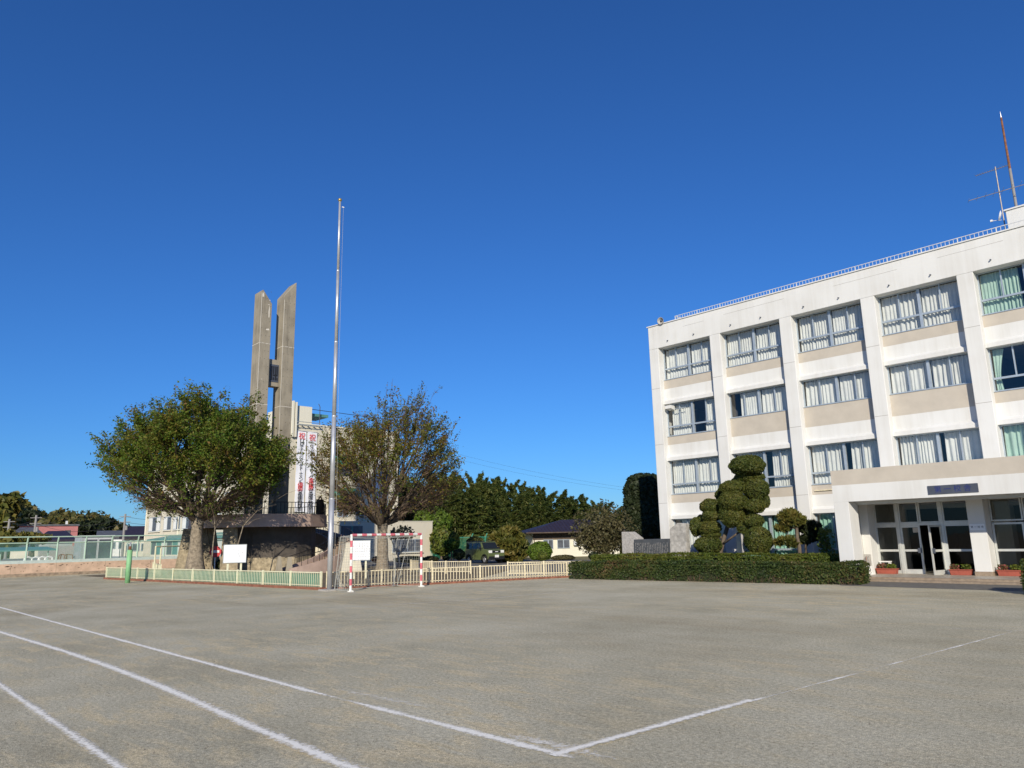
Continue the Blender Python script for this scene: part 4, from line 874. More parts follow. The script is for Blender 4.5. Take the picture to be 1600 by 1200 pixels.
# ================================================================ yard furniture
# ---------------------------------------------------------------- picket fences
def picket_run(p0, p1, label, steel, kerb=True, mesh=False, h=0.66, gap=0.125, postgap=2.15, pw=0.02, lower=False, name='picket_fence', z0=0.10, first_post=True):
    p0 = Vector((p0[0], p0[1], 0)); p1 = Vector((p1[0], p1[1], 0)); t = p1-p0; L_ = t.length; t.normalize(); rz = math.atan2(t.y, t.x)
    T = thing(name, label, 'fence', p0, rz)
    def loc(s, z): return (s, 0, z)
    def lb(mb, nm, mt):        # parts in the fence's own frame
        o = bpy.data.objects.new(nm, mb.mesh(nm, mats=(mt,))); link(o, T); return o
    if kerb: lb(MB().box(-0.12, L_+0.12, -0.10, 0.14, 0.0, z0), 'brick_kerb', 'kerb_brick')
    lb(MB().box(0, L_, -0.02, 0.02, h-0.035, h), 'top_rail', steel)
    lb(MB().box(0, L_, -0.012, 0.012, z0+0.05, z0+0.075) if not lower else MB().box(0, L_, -0.016, 0.016, z0+0.12, z0+0.15), 'bottom_rail', steel)
    pm = MB().box(-pw/2, pw/2, -pw/2, pw/2, z0 if not lower else z0+0.1, h-0.03).mesh('picket', mats=(steel,))
    qm = MB().box(-0.032, 0.032, -0.032, 0.032, 0.02, h+0.03).mesh('post', mats=(steel,))
    npost = max(1, round(L_/postgap)); 
    for i in range(npost+1):
        o = bpy.data.objects.new('post', qm); link(o, T); o.location = (L_*i/npost, 0, 0)
    n = int(L_/gap)
    for i in range(1, n):
        o = bpy.data.objects.new('picket', pm); link(o, T); o.location = (L_*i/n, 0, 0)
    if mesh: lb(MB().add([(0, 0.045, z0), (L_, 0.045, z0), (L_, 0.045, h-0.05), (0, 0.045, h-0.05)], [(0, 1, 2, 3)]), 'green_netting', 'green_mesh')
    return T
picket_run((-48.1, 12.5), (-26.75, 14.48), 'low pale railing backed with green netting on a brick kerb', 'pale_cream_steel', mesh=True, gap=0.13, pw=0.015)
picket_run((-26.55, 14.62), (-23.9, 25.1), 'cream picket railing on a brick kerb behind the goal', 'cream_steel', gap=0.135, postgap=2.2, pw=0.024, z0=0.08)
picket_run((-33.9, 24.35), (-31.2, 25.5), 'movable cream picket barrier standing across the drive', 'cream_steel', kerb=False, gap=0.11, postgap=1.5, lower=True, z0=0.0)
picket_run((-27.5, 24.8), (-24.5, 26.7), 'movable cream picket barrier next to the end of the long dark hedge', 'cream_steel', kerb=False, gap=0.115, postgap=1.7, lower=True, z0=0.0)
picket_run((-37.2, 25.9), (-34.2, 25.2), 'movable cream picket barrier set back near the half bare tree', 'cream_steel', kerb=False, gap=0.115, postgap=1.5, lower=True, z0=0.0)
picket_run((-56.5, 17.6), (-49.5, 15.9), 'low pale railing at the garden edge near the pink pool wall', 'pale_cream_steel', kerb=False, gap=0.16, z0=0.05)
# ---------------------------------------------------------------- flagpole
fp = Vector((-25.95, 14.40, 0)); PH = 15.75
FP = thing('flagpole', 'very tall silver flagpole standing at the fence corner', 'flagpole', fp)
zz = [0, 3.4, 6.6, 9.6, 12.6, PH-0.12]; rr_ = [0.098, 0.092, 0.080, 0.068, 0.054, 0.038]
for i in range(5):
    m = MB(); m.tube([(fp.x, fp.y, zz[i]), (fp.x, fp.y, zz[i+1])], [rr_[i], rr_[i+1]+0.006], 20); m.build('pole_section', 'galvanised', FP, smooth=True)
    if i: m = MB(); m.tube([(fp.x, fp.y, zz[i]-0.02), (fp.x, fp.y, zz[i]+0.02)], rr_[i]+0.009, 20); m.build('collar', 'galvanised', FP)
m = MB(); m.lathe([(0.02, 0), (0.065, 0.025), (0.085, 0.075), (0.065, 0.125), (0.02, 0.15)], (fp.x, fp.y, PH-0.12), 14); m.build('finial', 'gold_ball', FP, smooth=True)
m = MB(); m.tube([(fp.x+0.05, fp.y+0.08, PH-0.35), (fp.x+0.12, fp.y+0.14, PH-0.38)], 0.02, 6); m.build('pulley', 'white_paint', FP)
m = MB(); m.tube([(fp.x+0.10, fp.y+0.11, PH-0.4), (fp.x+0.085, fp.y+0.10, 9), (fp.x+0.11, fp.y+0.14, 3.5), (fp.x+0.10, fp.y+0.12, 1.1)], 0.005, 4); m.build('halyard', 'net_cord', FP)
m = MB(); m.box(fp.x-0.3, fp.x+0.3, fp.y-0.3, fp.y+0.3, 0, 0.06); m.build('footing', 'granite', FP)
# ---------------------------------------------------------------- handball goal (faces +X)
gx, gy0, gy1, gh = -24.60, 14.50, 17.62, 2.04; hw = 0.04
GO = thing('handball_goal', 'handball goal with red and white striped frame and a slack net', 'goal', (gx, (gy0+gy1)/2, 0))
def striped(name, a, b, nb, start_red, hwid=hw):
    a = Vector(a); b = Vector(b); d = b-a
    m = MB(); m.tube([a, b], hwid*1.18, 8); o = m.build(name, 'goal_white', GO)
    for i in range(nb):
        if (i % 2 == 0) == start_red:
            q = MB(); q.tube([a+d*(i/nb), a+d*((i+1)/nb)], hwid*1.24, 8); q.build('red_band', 'goal_red', o)
    return o
striped('post', (gx, gy0, 0), (gx, gy0, gh), 9, False); striped('post', (gx, gy1, 0), (gx, gy1, gh), 9, False); striped('crossbar', (gx, gy0, gh-0.03), (gx, gy1, gh-0.03), 15, True)
for yy in (gy0, gy1):
    m = MB(); m.box(gx-0.09, gx+0.12, yy-0.07, yy+0.07, 0.0, 0.035); m.tube([(gx, yy, 0.03), (gx+0.13, yy, 0.03)], 0.04, 6); m.build('foot', 'goal_white', GO)
    m = MB(); m.tube([(gx, yy, gh-0.05), (gx-0.8, yy, gh-0.08)], 0.014, 6); m.tube([(gx-0.8, yy, gh-0.08), (gx-1.15, yy+(0.0 if yy == gy0 else -0.35), 0.03)], 0.014, 6); m.tube([(gx, yy, 0.03), (gx-1.15, yy+(0.0 if yy == gy0 else -0.35), 0.03)], 0.014, 6); m.build('net_stay', 'net_cord', GO)
m = MB(); m.tube([(gx-0.8, gy0, gh-0.08), (gx-0.8, (gy0+gy1)/2, gh-0.16), (gx-0.8, gy1, gh-0.08)], 0.008, 4); m.build('net_rope', 'net_cord', GO); m = MB(); m.tube([(gx-1.15, gy0, 0.03), (gx-1.15, gy1-0.35, 0.03)], 0.014, 5); m.build('base_bar', 'net_cord', GO)
nm = MB(); 
for i in range(27):
    y = gy0+(gy1-gy0)*i/26; sag = 0.05*math.sin(i*1.1); nm.tube([(gx, y, gh-0.06), (gx-0.8, y, gh-0.12-0.06*math.sin(math.pi*i/26)), (gx-0.95+sag, y, 1.1), (gx-1.1+sag*1.6, y, 0.03)], 0.0032, 3, caps=False)
for j in range(20):
    z = 0.05+j*0.098; x = gx-1.12+0.30*z/2; nm.tube([(x, gy0, z), (x+0.05, gy0+1.0, z-0.02), (x-0.03, gy0+2.1, z-0.015), (x, gy1, z)], 0.0032, 3, caps=False)
for yy in (gy0, gy1):
    for j in range(12): z = 0.1+j*0.16; nm.tube([(gx, yy, z), (gx-1.12+0.30*z/2, yy, z-0.02)], 0.0032, 3, caps=False)
    for j in range(6): x = gx-0.15*(j+1); nm.tube([(x, yy, gh-0.08), (x-0.05, yy, 0.03)], 0.0032, 3, caps=False)
# bunched slack net by both rear corners
for yy, s_ in ((gy0+0.05, 1), (gy1-0.55, -1)):
    for k in range(7): nm.tube([(gx-0.78+0.02*k, yy+0.02*k*s_, gh-0.15), (gx-0.92+0.03*math.sin(k), yy+0.05*s_+0.02*k*s_, 1.2), (gx-1.0+0.03*math.cos(k*2), yy+0.07*s_*math.sin(k), 0.5), (gx-1.0+0.03*k, yy+0.04*k*s_, 0.03)], 0.005, 3, caps=False)
tag(nm.build('net', 'net_cord', GO), kind='stuff')
# ---------------------------------------------------------------- padded green post
gp = gnd(199, 911); gp.z = 0
GP = thing('padded_post', 'steel post wrapped in pale green padding with a rusty bare top', 'post', gp)
m = MB(); m.tube([(gp.x, gp.y, 0), (gp.x, gp.y, 0.9), (gp.x, gp.y, 1.62)], 0.125, 16); m.build('padding', 'pad_green', GP, smooth=True)
m = MB(); m.tube([(gp.x, gp.y, 1.60), (gp.x, gp.y, 1.80)], 0.075, 10); m.build('bare_tube', 'rust', GP)
m = MB(); m.tube([(gp.x, gp.y, 1.80), (gp.x, gp.y, 1.92)], 0.05, 8); m.box(gp.x-0.05, gp.x+0.08, gp.y-0.02, gp.y+0.02, 1.88, 2.0); m.build('hook', 'rim', GP)
# ---------------------------------------------------------------- notice boards (face +X)
def notice(c, wid, ht, zb, rz, label, cols, legs_to):
    T = thing('notice_board', label, 'notice board', (c[0], c[1], 0), rz)
    def lb(mb, nm, mt, par=T):
        o = bpy.data.objects.new(nm, mb.mesh(nm, mats=(mt,))); link(o, par); return o
    lb(MB().box(-wid/2, wid/2, -0.012, 0.02, zb, zb+ht), 'panel', 'board_white')
    f = MB(); e = 0.028
    f.box(-wid/2-e, wid/2+e, -0.02, 0.03, zb+ht, zb+ht+e); f.box(-wid/2-e, wid/2+e, -0.02, 0.03, zb-e, zb); f.box(-wid/2-e, -wid/2, -0.02, 0.03, zb, zb+ht); f.box(wid/2, wid/2+e, -0.02, 0.03, zb, zb+ht); lb(f, 'frame', 'board_frame')
    for s_ in (-1, 1): lb(MB().box(s_*wid*0.3-0.045, s_*wid*0.3+0.045, 0.032, 0.10, 0, zb+0.25), 'leg', 'pale_cream_steel')
    t = MB(); rr = random.Random(int(wid*100))
    for u, z0_, z1_, w_ in cols:
        z = zb+ht*z0_
        while z > zb+ht*z1_:
            hh = rr.uniform(0.012, 0.022)*w_
            if rr.random() < 0.86: t.box(wid*(u-0.5)-0.005*w_, wid*(u-0.5)+0.005*w_, -0.016, -0.012, z-hh, z)
            z -= hh+0.012
    tag(lb(t, 'lettering', 'black_ink'), kind='stuff'); return T
pl = aR(367, 866, 38.4)
notice((pl.x, pl.y), 0.98, 0.80, 0.95, R(67), 'white notice board on two cream legs left of the spiral stair', [(0.86, .6, .52, 2.2), (.74, .82, .15, 1), (.66, .82, .30, 1), (.50, .82, .15, 1), (.42, .82, .15, 1), (.26, .82, .22, 1), (.18, .82, .15, 1), (.72, .6, .3, 1)], 0)
pr = aR(563, 860, 38.4)
notice((pr.x, pr.y), 0.92, 0.92, 0.90, R(60), 'white notice board dense with writing between goal and spiral stair', [(0.90, .74, .36, 2.0), (.80, .86, .12, 1), (.71, .86, .12, 1), (.62, .86, .2, 1), (.53, .86, .12, 1), (.44, .86, .12, 1), (.35, .86, .12, 1), (.26, .86, .3, 1), (.17, .86, .12, 1), (.09, .86, .2, 1)], 0)
rs = aR(336.5, 862, 48.5)
RS = thing('round_sign', 'small round red and white sign on a post beside the thick trunk', 'sign', (rs.x, rs.y, 0), R(67))
o = bpy.data.objects.new('post', MB().tube([(0, 0.02, 0), (0, 0.02, 1.55)], 0.03, 8).mesh('post', mats=('white_paint',))); link(o, RS)
dm = along(Vector((0, 0, rs.z)), Vector((0, -1, 0)), [(0.001, 0.012), (0.33, 0.012), (0.33, 0.0), (0.001, 0.0)], 20, MB()); o = bpy.data.objects.new('disc', dm.mesh('disc', mats=('stop_red',))); link(o, RS)
o = bpy.data.objects.new('white_bar', MB().box(-0.22, 0.22, -0.02, -0.014, rs.z-0.06, rs.z+0.08).mesh('white_bar', mats=('white_paint',))); link(o, RS)

# ================================================================ tower with round gallery and spiral stair
TC = aR(405, 830, 52.0); TC.z = 0
TW = thing('concrete_tower', 'twin slab concrete tower rising from a round raised gallery', 'tower', TC)
xs1 = TC.x+0.95
def ypx(px, y=600): return aX(px, y, xs1).y
ya, yb, yc, yd = ypx(402.5), ypx(419.5), ypx(439), ypx(457.5)
za0, za1 = aX(404, 451, xs1).z, aX(421, 474, xs1).z
zd1, zd0 = aX(459, 440, xs1).z, aX(441, 461, xs1).z
DX = 1.15
m = MB(); m.prism([(ya, 0), (yb, 0), (yb, za1), (ya+0.10, za0), (ya, za0-0.05)], 'x', xs1-DX, xs1); m.build('slab', 'tower_concrete', TW, bevel=0.02)
m = MB(); m.prism([(yc, 0), (yd, 0), (yd, zd1), (yc, zd0)], 'x', xs1-DX, xs1); m.build('slab', 'tower_concrete', TW, bevel=0.02)
zb1, zb0 = aX(430, 562, xs1-0.3).z, aX(430, 604, xs1-0.3).z
m = MB(); m.box(xs1-0.85, xs1-0.30, yb, yc, zb0, zb1); m.build('link_block', 'tower_concrete', TW, bevel=0.015)
th_ = MB()
for (a, b) in ((ya, yb), (yc, yd)):
    for kk in range(26):
        for fr_ in (0.14, 0.5, 0.86):
            if rng.random() < 0.75: z = 5.5+kk*0.52; y_ = a+(b-a)*fr_; th_.box(xs1-0.01, xs1+0.004, y_-0.018, y_+0.018, z, z+0.036)
tag(th_.build('tie_holes', 'drum_shade_dark', TW), kind='stuff')
py0, py1, pz0, pz1 = yb+0.2, yc-0.08, zb0+0.30, zb1-0.35
m = MB(); m.box(xs1-0.30, xs1-0.27, py0, py1, pz0, pz1); PLQ = m.build('emblem_plate', 'dark_plate', TW)
m = MB()                                                     # raised strokes of the square emblem
for a, b, c, d in ((.12, .24, .1, .9), (.34, .46, .45, .9), (.34, .88, .34, .42), (.58, .70, .1, .34), (.58, .70, .42, .9), (.78, .88, .42, .9), (.34, .46, .1, .26), (.78, .88, .1, .26)):
    m.box(xs1-0.272, xs1-0.25, py0+(py1-py0)*a, py0+(py1-py0)*b, pz0+(pz1-pz0)*c, pz0+(pz1-pz0)*d)
m.build('emblem', 'black_paint', PLQ)
for (a, b) in ((ya, yb), (yc, yd)):                        # pour joints
    for pz in (536, 632):
        z = aX(410, pz, xs1).z
        m = MB(); m.box(xs1-0.01, xs1+0.004, a, b, z, z+0.035); m.box(xs1-DX, xs1-0.011, a-0.004, a+0.01, z, z+0.035); m.build('joint', 'joint_pale', TW)
m = MB(); m.box(xs1-0.02, xs1+0.003, ya-0.003, ya+0.02, 8, za0-0.2); m.build('joint', 'joint_pale', TW)
m = MB(); m.box(xs1-0.02, xs1+0.003, yc-0.003, yc+0.02, 7, zd0-0.3); m.build('joint', 'joint_pale', TW)
for a, z, w_, h_ in ((0.70, za1+0.2, 0.10, 0.05), (0.72, za1-1.0, 0.06, 0.9), (0.55, za1-1.9, 0.22, 0.14), (0.3, za1-5.3, 0.08, 0.06), (0.08, za0-0.5, 0.10, 0.35), (0.62, za1-0.12, 0.12, 0.05)):   # bare patches where the skin spalled
    m = MB(); y_ = ya+(yb-ya)*a; m.prism([(y_, z), (y_+w_, z+0.02), (y_+w_*0.9, z+h_), (y_+w_*0.3, z+h_*0.8), (y_-0.02, z+h_*0.5)], 'x', xs1-0.01, xs1+0.004); m.build('spalled_patch', 'joint_pale', TW)
# gallery ring
NG, RG = 16, 4.25; zg0, zg1 = 2.78, 3.55; dv = Vector((-TC.x, -TC.y)).normalized(); ev = Vector((-dv.y, dv.x)); ev = ev if ev.dot(Vector((CA.x, CA.y))) > 0 else -ev
def ring(th, r_): return TC.x+r_*(math.cos(th)*dv.x+math.sin(th)*ev.x), TC.y+r_*(math.cos(th)*dv.y+math.sin(th)*ev.y)
def ringwall(mb, r0, r1, z0, z1, n=NG, t0=0.0, t1=2*math.pi, zf=None):
    """annular wall; zf(t) adds height"""
    zf = zf or (lambda t: 0.0); V = []; F = []
    for i in range(n+1):
        t = i/n; th = t0+(t1-t0)*t; a = ring(th, r0); b = ring(th, r1); h = zf(t)
        V += [(a[0], a[1], z0+h), (b[0], b[1], z0+h), (b[0], b[1], z1+h), (a[0], a[1], z1+h)]
    for i in range(n):
        k = 4*i; F += [(k, k+4, k+5, k+1), (k+1, k+5, k+6, k+2), (k+2, k+6, k+7, k+3), (k+3, k+7, k+4, k)]
    F += [(0, 1, 2, 3), (4*n+3, 4*n+2, 4*n+1, 4*n)]
    return mb.add(V, F)
m = ringwall(MB(), RG-0.2, RG, zg0, zg1); m.build('gallery_parapet', 'pink_concrete', TW)
m = ringwall(MB(), RG, RG+0.04, zg0, zg0+0.22); m.build('drip_band', 'pink_concrete', TW)
m = MB(); m.prism([ring(2*math.pi*i/NG, RG-0.2) for i in range(NG)], 'z', zg0+0.05, zg0+0.28); m.build('gallery_floor', 'drum_shade_dark', TW)
m = ringwall(MB(), RG-0.12, RG-0.08, zg1+0.68, zg1+0.72, 48); m = ringwall(m, RG-0.11, RG-0.09, zg1+0.08, zg1+0.10, 48); RLG = m.build('gallery_railing', 'black_paint', TW)
bmesh_bar = MB().box(-0.012, 0.012, -0.012, 0.012, 0, 0.7).mesh('baluster', mats=('black_paint',))
for i in range(110): a = ring(2*math.pi*i/110, RG-0.10); piece('baluster', bmesh_bar, (a[0], a[1], zg1), RLG)
# base drum, rough stone piers and flared legs
m = MB(); m.prism([(ring(2*math.pi*i/12, 2.6)[0]+ev.x*0.95, ring(2*math.pi*i/12, 2.6)[1]+ev.y*0.95) for i in range(12)], 'z', 0, zg0+0.05); m.build('base_drum', 'drum_shade_dark', TW)
m = ringwall(MB(), 2.6, 2.66, 0.0, 0.95, 12); m.v = [(v[0]+ev.x*0.95, v[1]+ev.y*0.95, v[2]) for v in m.v]; m.build('base_skirt', 'rough_stone', TW)
def flared(c, w0, w1, dpt, h, nm, mt):
    m = MB(); V = []
    for w_, z in ((w0, 0), (w1, h)):
        for sx, sy in ((-1, -1), (1, -1), (1, 1), (-1, 1)): V.append((c[0]+ev.x*sx*w_/2+dv.x*sy*dpt/2, c[1]+ev.y*sx*w_/2+dv.y*sy*dpt/2, z))
    m.add(V, [(3, 2, 1, 0), (4, 5, 6, 7), (0, 1, 5, 4), (1, 2, 6, 5), (2, 3, 7, 6), (3, 0, 4, 7)]); return m.build(nm, mt, TW)
for th, w0, w1 in ((R(-75), 1.7, 0.55), (R(-28), 1.0, 0.8), (R(180), 1.6, 0.6), (R(-120), 1.6, 0.6)):
    a = ring(th, RG-0.75); flared(a, w0, w1, 0.6, zg0+0.02, 'flared_leg', 'rough_stone')
for px, w0, w1, h in ((436, 0.45, 0.18, 1.05), (452, 0.45, 0.2, 1.0)):
    a = aR(px, 885, 47.0); flared(a, w0, w1, 0.35, h, 'gate_pier', 'tower_concrete')
a = aR(549, 880, 47.5); flared(a, 1.25, 0.7, 0.5, 1.75, 'stair_pier', 'cream_wall')
a = aR(290, 880, 50.5); flared(a, 1.25, 0.45, 0.6, zg0, 'flared_leg', 'rough_stone')
# spiral stair
t0, t1, nst = R(20), R(168), 20; ri, ro = RG+0.30, RG+1.75; zt_ = zg0+0.25
for i in range(nst):
    a0 = t0+(t1-t0)*i/nst; a1 = t0+(t1-t0)*(i+1)/nst; z1 = zt_*(i+1)/nst
    m = MB(); m.prism([ring(a0, ri+0.09), ring(a0, ro-0.09), ring(a1, ro-0.09), ring(a1, ri+0.09)], 'z', max(0, z1-0.32), z1); m.build('stair_tread', 'tread_brown', TW)
for r_, nm in ((ri, 'inner_stringer'), (ro, 'outer_stringer')):
    m = MB(); V = []; F = []; n = 40
    for i in range(n+1):
        t = i/n; th = t0-R(3)+(t1-t0+R(3))*t; z = zt_*t
        for q, zz_ in ((r_-0.09, max(0.0, z-0.62)), (r_+0.09, max(0.0, z-0.62)), (r_+0.09, z+0.34), (r_-0.09, z+0.34)): a = ring(th, q); V.append((a[0], a[1], zz_))
    for i in range(n):
        k = 4*i; F += [(k, k+4, k+5, k+1), (k+1, k+5, k+6, k+2), (k+2, k+6, k+7, k+3), (k+3, k+7, k+4, k)]
    F += [(0, 1, 2, 3), (4*n+3, 4*n+2, 4*n+1, 4*n)]
    m.add(V, F); m.build(nm, 'pink_concrete', TW)
    for off in (0.0,):
        h = MB(); h.tube([(*ring(t0+(t1-t0)*i/36, r_), zt_*i/36+0.95) for i in range(37)], 0.022, 6); hr = h.build('handrail', 'black_paint', TW, smooth=True)
        bb = MB().box(-0.011, 0.011, -0.011, 0.011, 0, 0.62).mesh('rail_bar', mats=('black_paint',))
        for i in range(1, 38): a = ring(t0+(t1-t0)*i/38, r_); piece('rail_bar', bb, (a[0], a[1], zt_*i/38+0.32), hr)
# gate hood at the stair head: tall black gate in the gallery railing
a = ring(R(62), RG-0.1); hb = MB()
for i in range(9): q = ring(R(62-7+1.75*i), RG-0.1); hb.box(q[0]-0.03, q[0]+0.03, q[1]-0.03, q[1]+0.03, zg1, zg1+0.95)
q0 = ring(R(54), RG-0.1); q1 = ring(R(70), RG-0.1); hb.tube([(*q0, zg1+0.72), (*a, zg1+1.15), (*q1, zg1+0.72)], 0.05, 6); hb.build('stair_gate', 'black_paint', TW)

# ================================================================ hall with the banners
HC = aR(450, 660, 70.0); HX, HY, HZ = HC.x, HC.y, HC.z-0.1
HB = thing('banner_hall', 'large cream school hall hung with long congratulation banners behind the tower', 'building', (HX-12, HY+6, 0))
yend = aX(623, 700, HX).y; xend = aY(228, 800, HY).x
m = MB(); m.box(xend, HX, HY, yend, 0, HZ); m.build('wall', 'cream_wall', HB, bevel=0.03)
m = MB(); m.box(xend-0.05, HX+0.05, HY-0.05, yend+0.05, HZ, HZ+0.14); m.build('coping', 'pale_wall', HB)
m = MB(); m.box(HX-5.2, HX-0.02, HY+0.4, HY+2.35, HZ+0.14, HZ+1.75); m.build('stair_penthouse', 'pale_wall', HB)
m = MB(); m.box(HX+0.002, HX+0.30, HY+0.28, HY+0.45, HZ-1.2, HZ+2.1); m.box(HX+0.002, HX+0.30, HY+0.56, HY+0.73, HZ-1.2, HZ+2.0); m.build('corner_fin', 'pale_wall', HB)
m = MB(); m.box(HX-3, HX-0.5, HY+2.36, HY+4.3, HZ+1.0, HZ+1.25); m.build('roof_vent', 'teal_panel', HB)
m = MB(); m.tube([(HX-0.3, HY+3.3, HZ+0.14), (HX-0.3, HY+3.3, HZ+1.9), (HX-0.4, HY+3.2, HZ+2.2)], 0.04, 6); m.build('roof_pole', 'dark_plate', HB)
m = MB(); m.tube([(HX-0.3, HY+2.2, HZ+1.6), (HX-0.3, yend, HZ+1.35)], 0.03, 5); m.build('roof_cable', 'wire_black', HB)
def hbox(y0, y1, z0, z1, nm, mt, d=0.02, par=HB): return MB().box(HX+0.001, HX+d, y0, y1, z0, z1).build(nm, mt, par)
def hq(px, py): p = aX(px, py, HX); return p.y, p.z
for (pa, pb, ta, tb) in (((519, 762), (560, 781), 0, 0), ((520, 712), (552, 728), 0, 0)):
    y0, z1 = hq(*pa); y1, z0 = hq(*pb)
    m = MB(); m.prism([(HX+0.001, z1), (HX+0.06, z1), (HX+0.9, z0+0.1), (HX+0.9, z0), (HX+0.001, z1-0.1)], 'y', y0, y1); m.build('awning', 'green_awning', HB)
    wdw = hbox(y0+0.2, y1-0.2, z0-1.0, z0-0.02, 'window', 'grey_window', 0.03)
for (pa, pb) in (((527, 797), (543, 808)), ((556, 797), (570, 806)), ((575, 797), (585, 806)), ((600, 735), (612, 750))):
    y0, z1 = hq(*pa); y1, z0 = hq(*pb); f = hbox(y0, y1, z0, z1, 'window', 'sash_aluminium', 0.05); hbox(y0+0.07, (y0+y1)/2-0.04, z0+0.07, z1-0.07, 'pane', 'grey_window', 0.055, f); hbox((y0+y1)/2+0.04, y1-0.07, z0+0.07, z1-0.07, 'pane', 'grey_window', 0.055, f)
m = MB(); y_, z_ = hq(514, 720); m.tube([(HX+0.06, y_, 0.5), (HX+0.06, y_, HZ-0.2)], 0.05, 6); m.build('downpipe', 'cream_wall', HB)
# left flank windows (face -Y)
for (xa_, ya_, xb_, yb_) in ((234, 809, 250, 830), (257, 808, 267, 828), (272, 808, 281, 827), (286, 808, 297, 826), (330, 800, 345, 822), (352, 770, 372, 795)):
    p = aY(xa_, ya_, HY); q = aY(xb_, yb_, HY)
    f = MB().box(p.x, q.x, HY-0.05, HY-0.001, q.z, p.z).build('window', 'sash_aluminium', HB)
    n = 3 if xb_-xa_ > 12 else 2; w_ = (q.x-p.x)/n
    for i in range(n): MB().box(p.x+w_*i+0.08, p.x+w_*(i+1)-0.08, HY-0.056, HY-0.05, q.z+0.08, p.z-0.08).build('pane', ('curtain_cream' if i != 1 else 'grey_window'), f)
    MB().box(p.x-0.1, q.x+0.1, HY-0.16, HY-0.051, q.z-0.1, q.z).build('sill', 'pale_wall', f)
for px in (279, 228.6):
    x_ = aY(px, 815, HY).x; MB().tube([(x_+0.1, HY-0.06, 2.5), (x_+0.1, HY-0.06, HZ-0.2)], 0.07, 6).build('downpipe', 'pale_wall', HB)
# glazed lean-to along the flank
p = aY(232, 846, HY-3); q = aY(352, 828, HY-3)
m = MB(); m.prism([(HY-3.2, 2.55), (HY-0.002, 3.05), (HY-0.002, 2.9), (HY-3.2, 2.4)], 'x', p.x, HX-6); m.build('lean_to_roof', 'teal_panel', HB)
m = MB(); m.box(p.x+0.3, HX-6.3, HY-2.8, HY-2.7, 0, 0.9); m.build('lean_to_base', 'pale_wall', HB)
for i in range(13):
    xx = p.x+0.3+(HX-6.6-p.x)*i/12; MB().box(xx-0.05, xx+0.05, HY-2.8, HY-2.7, 0.9, 2.5).build('lean_to_post', 'mint_steel', HB)
    if i < 12: MB().box(xx+0.05, xx+(HX-6.6-p.x)/12-0.05, HY-2.76, HY-2.74, 0.9, 2.5).build('lean_to_pane', ('grey_window', 'teal_panel', 'curtain_cream')[i % 3], HB)
# banners
def banner(px, y_top, y_bot, wpx, chars, reds, label, unit_=None):
    ya_, za_ = hq(px, y_top); yb_, _ = hq(px+wpx, y_top+2); zb_ = aX(px+wpx/2-3, y_bot, HX).z; W_ = yb_-ya_; yc_ = (ya_+yb_)/2
    T = thing('hanging_banner', label, 'banner', (HX+0.12, yc_, zb_), group=None)
    m = MB(); V = []; F = []; n = 24
    for i in range(n+1):
        z = za_+(zb_-za_)*i/n; s_ = 0.025*math.sin(i*0.9+px)
        for k in range(5): V.append((HX+0.10+s_+0.02*math.sin(k*1.4+i*0.3), ya_+W_*k/4, z))
    F = [(i*5+k, i*5+k+1, i*5+k+6, i*5+k+5) for i in range(n) for k in range(4)]
    m.add(V, F); m.build('cloth', 'banner_cloth', T, smooth=True)
    m = MB(); m.tube([(HX+0.12, ya_-0.08, za_+0.02), (HX+0.12, yb_+0.08, za_+0.02)], 0.03, 6); m.build('top_rod', 'rail_white', T); m = MB(); m.tube([(HX+0.12, ya_-0.05, zb_), (HX+0.12, yb_+0.05, zb_)], 0.03, 6); m.build('bottom_rod', 'board_frame', T)
    tot = sum(c[1] for c in chars); z = za_-0.25; k_ = (za_-zb_-0.4)/tot
    for ch, hgt, size in chars:
        zc = z-hgt*k_/2; red = ch in reds
        place_text('lettering', ch, size*0.72, 'red_ink' if red else 'black_ink', frame((HX+0.165, yc_, zc), (0, 1, 0), (0, 0, 1)), T); z -= hgt*k_
    return T
jp = lambda s, h, z: [(c, h, z) for c in s]
banner(463.7, 673, 800, 14.5, [('祝', 1.5, .95), ('U', .85, .8), ('17', .75, .7)]+jp('チャレンジマッチト｜ナメント', .72, .62)+jp('優勝', .85, .78)+jp('女子硬式野球部', .72, .68), '祝優勝', 'white vertical banner with red heading beginning U17 on the cream hall')
banner(479.7, 675, 802, 15.0, [('祝', 1.5, .95)]+jp('ジュニアの集', .52, .42)+jp('ヴィ｜ナスリ｜グ', .74, .66)+jp('準優勝', .82, .76)+jp('女子硬式野球部', .72, .68), '祝準優勝', 'white vertical banner with red heading and three red characters at its middle')
banner(588, 690, 795, 11.0, [('祝', 1.5, .8)]+jp('　　　', 1, .4), '祝', 'white vertical banner half hidden by the branches of the half bare zelkova')
m = MB(); (y0, z0), (y1, z1) = hq(462, 662), hq(498, 669); zz_ = (z0+z1)/2
m.tube([(HX+0.35, y0, zz_+0.28), (HX+0.35, y1, zz_+0.28)], 0.035, 6); m.tube([(HX+0.35, y0, zz_), (HX+0.35, y1, zz_)], 0.035, 6)
for i in range(5): yy = y0+(y1-y0)*i/4; m.box(HX+0.001, HX+0.39, yy-0.04, yy+0.04, zz_-0.06, zz_+0.02)
m.build('banner_rail', 'board_frame', HB)

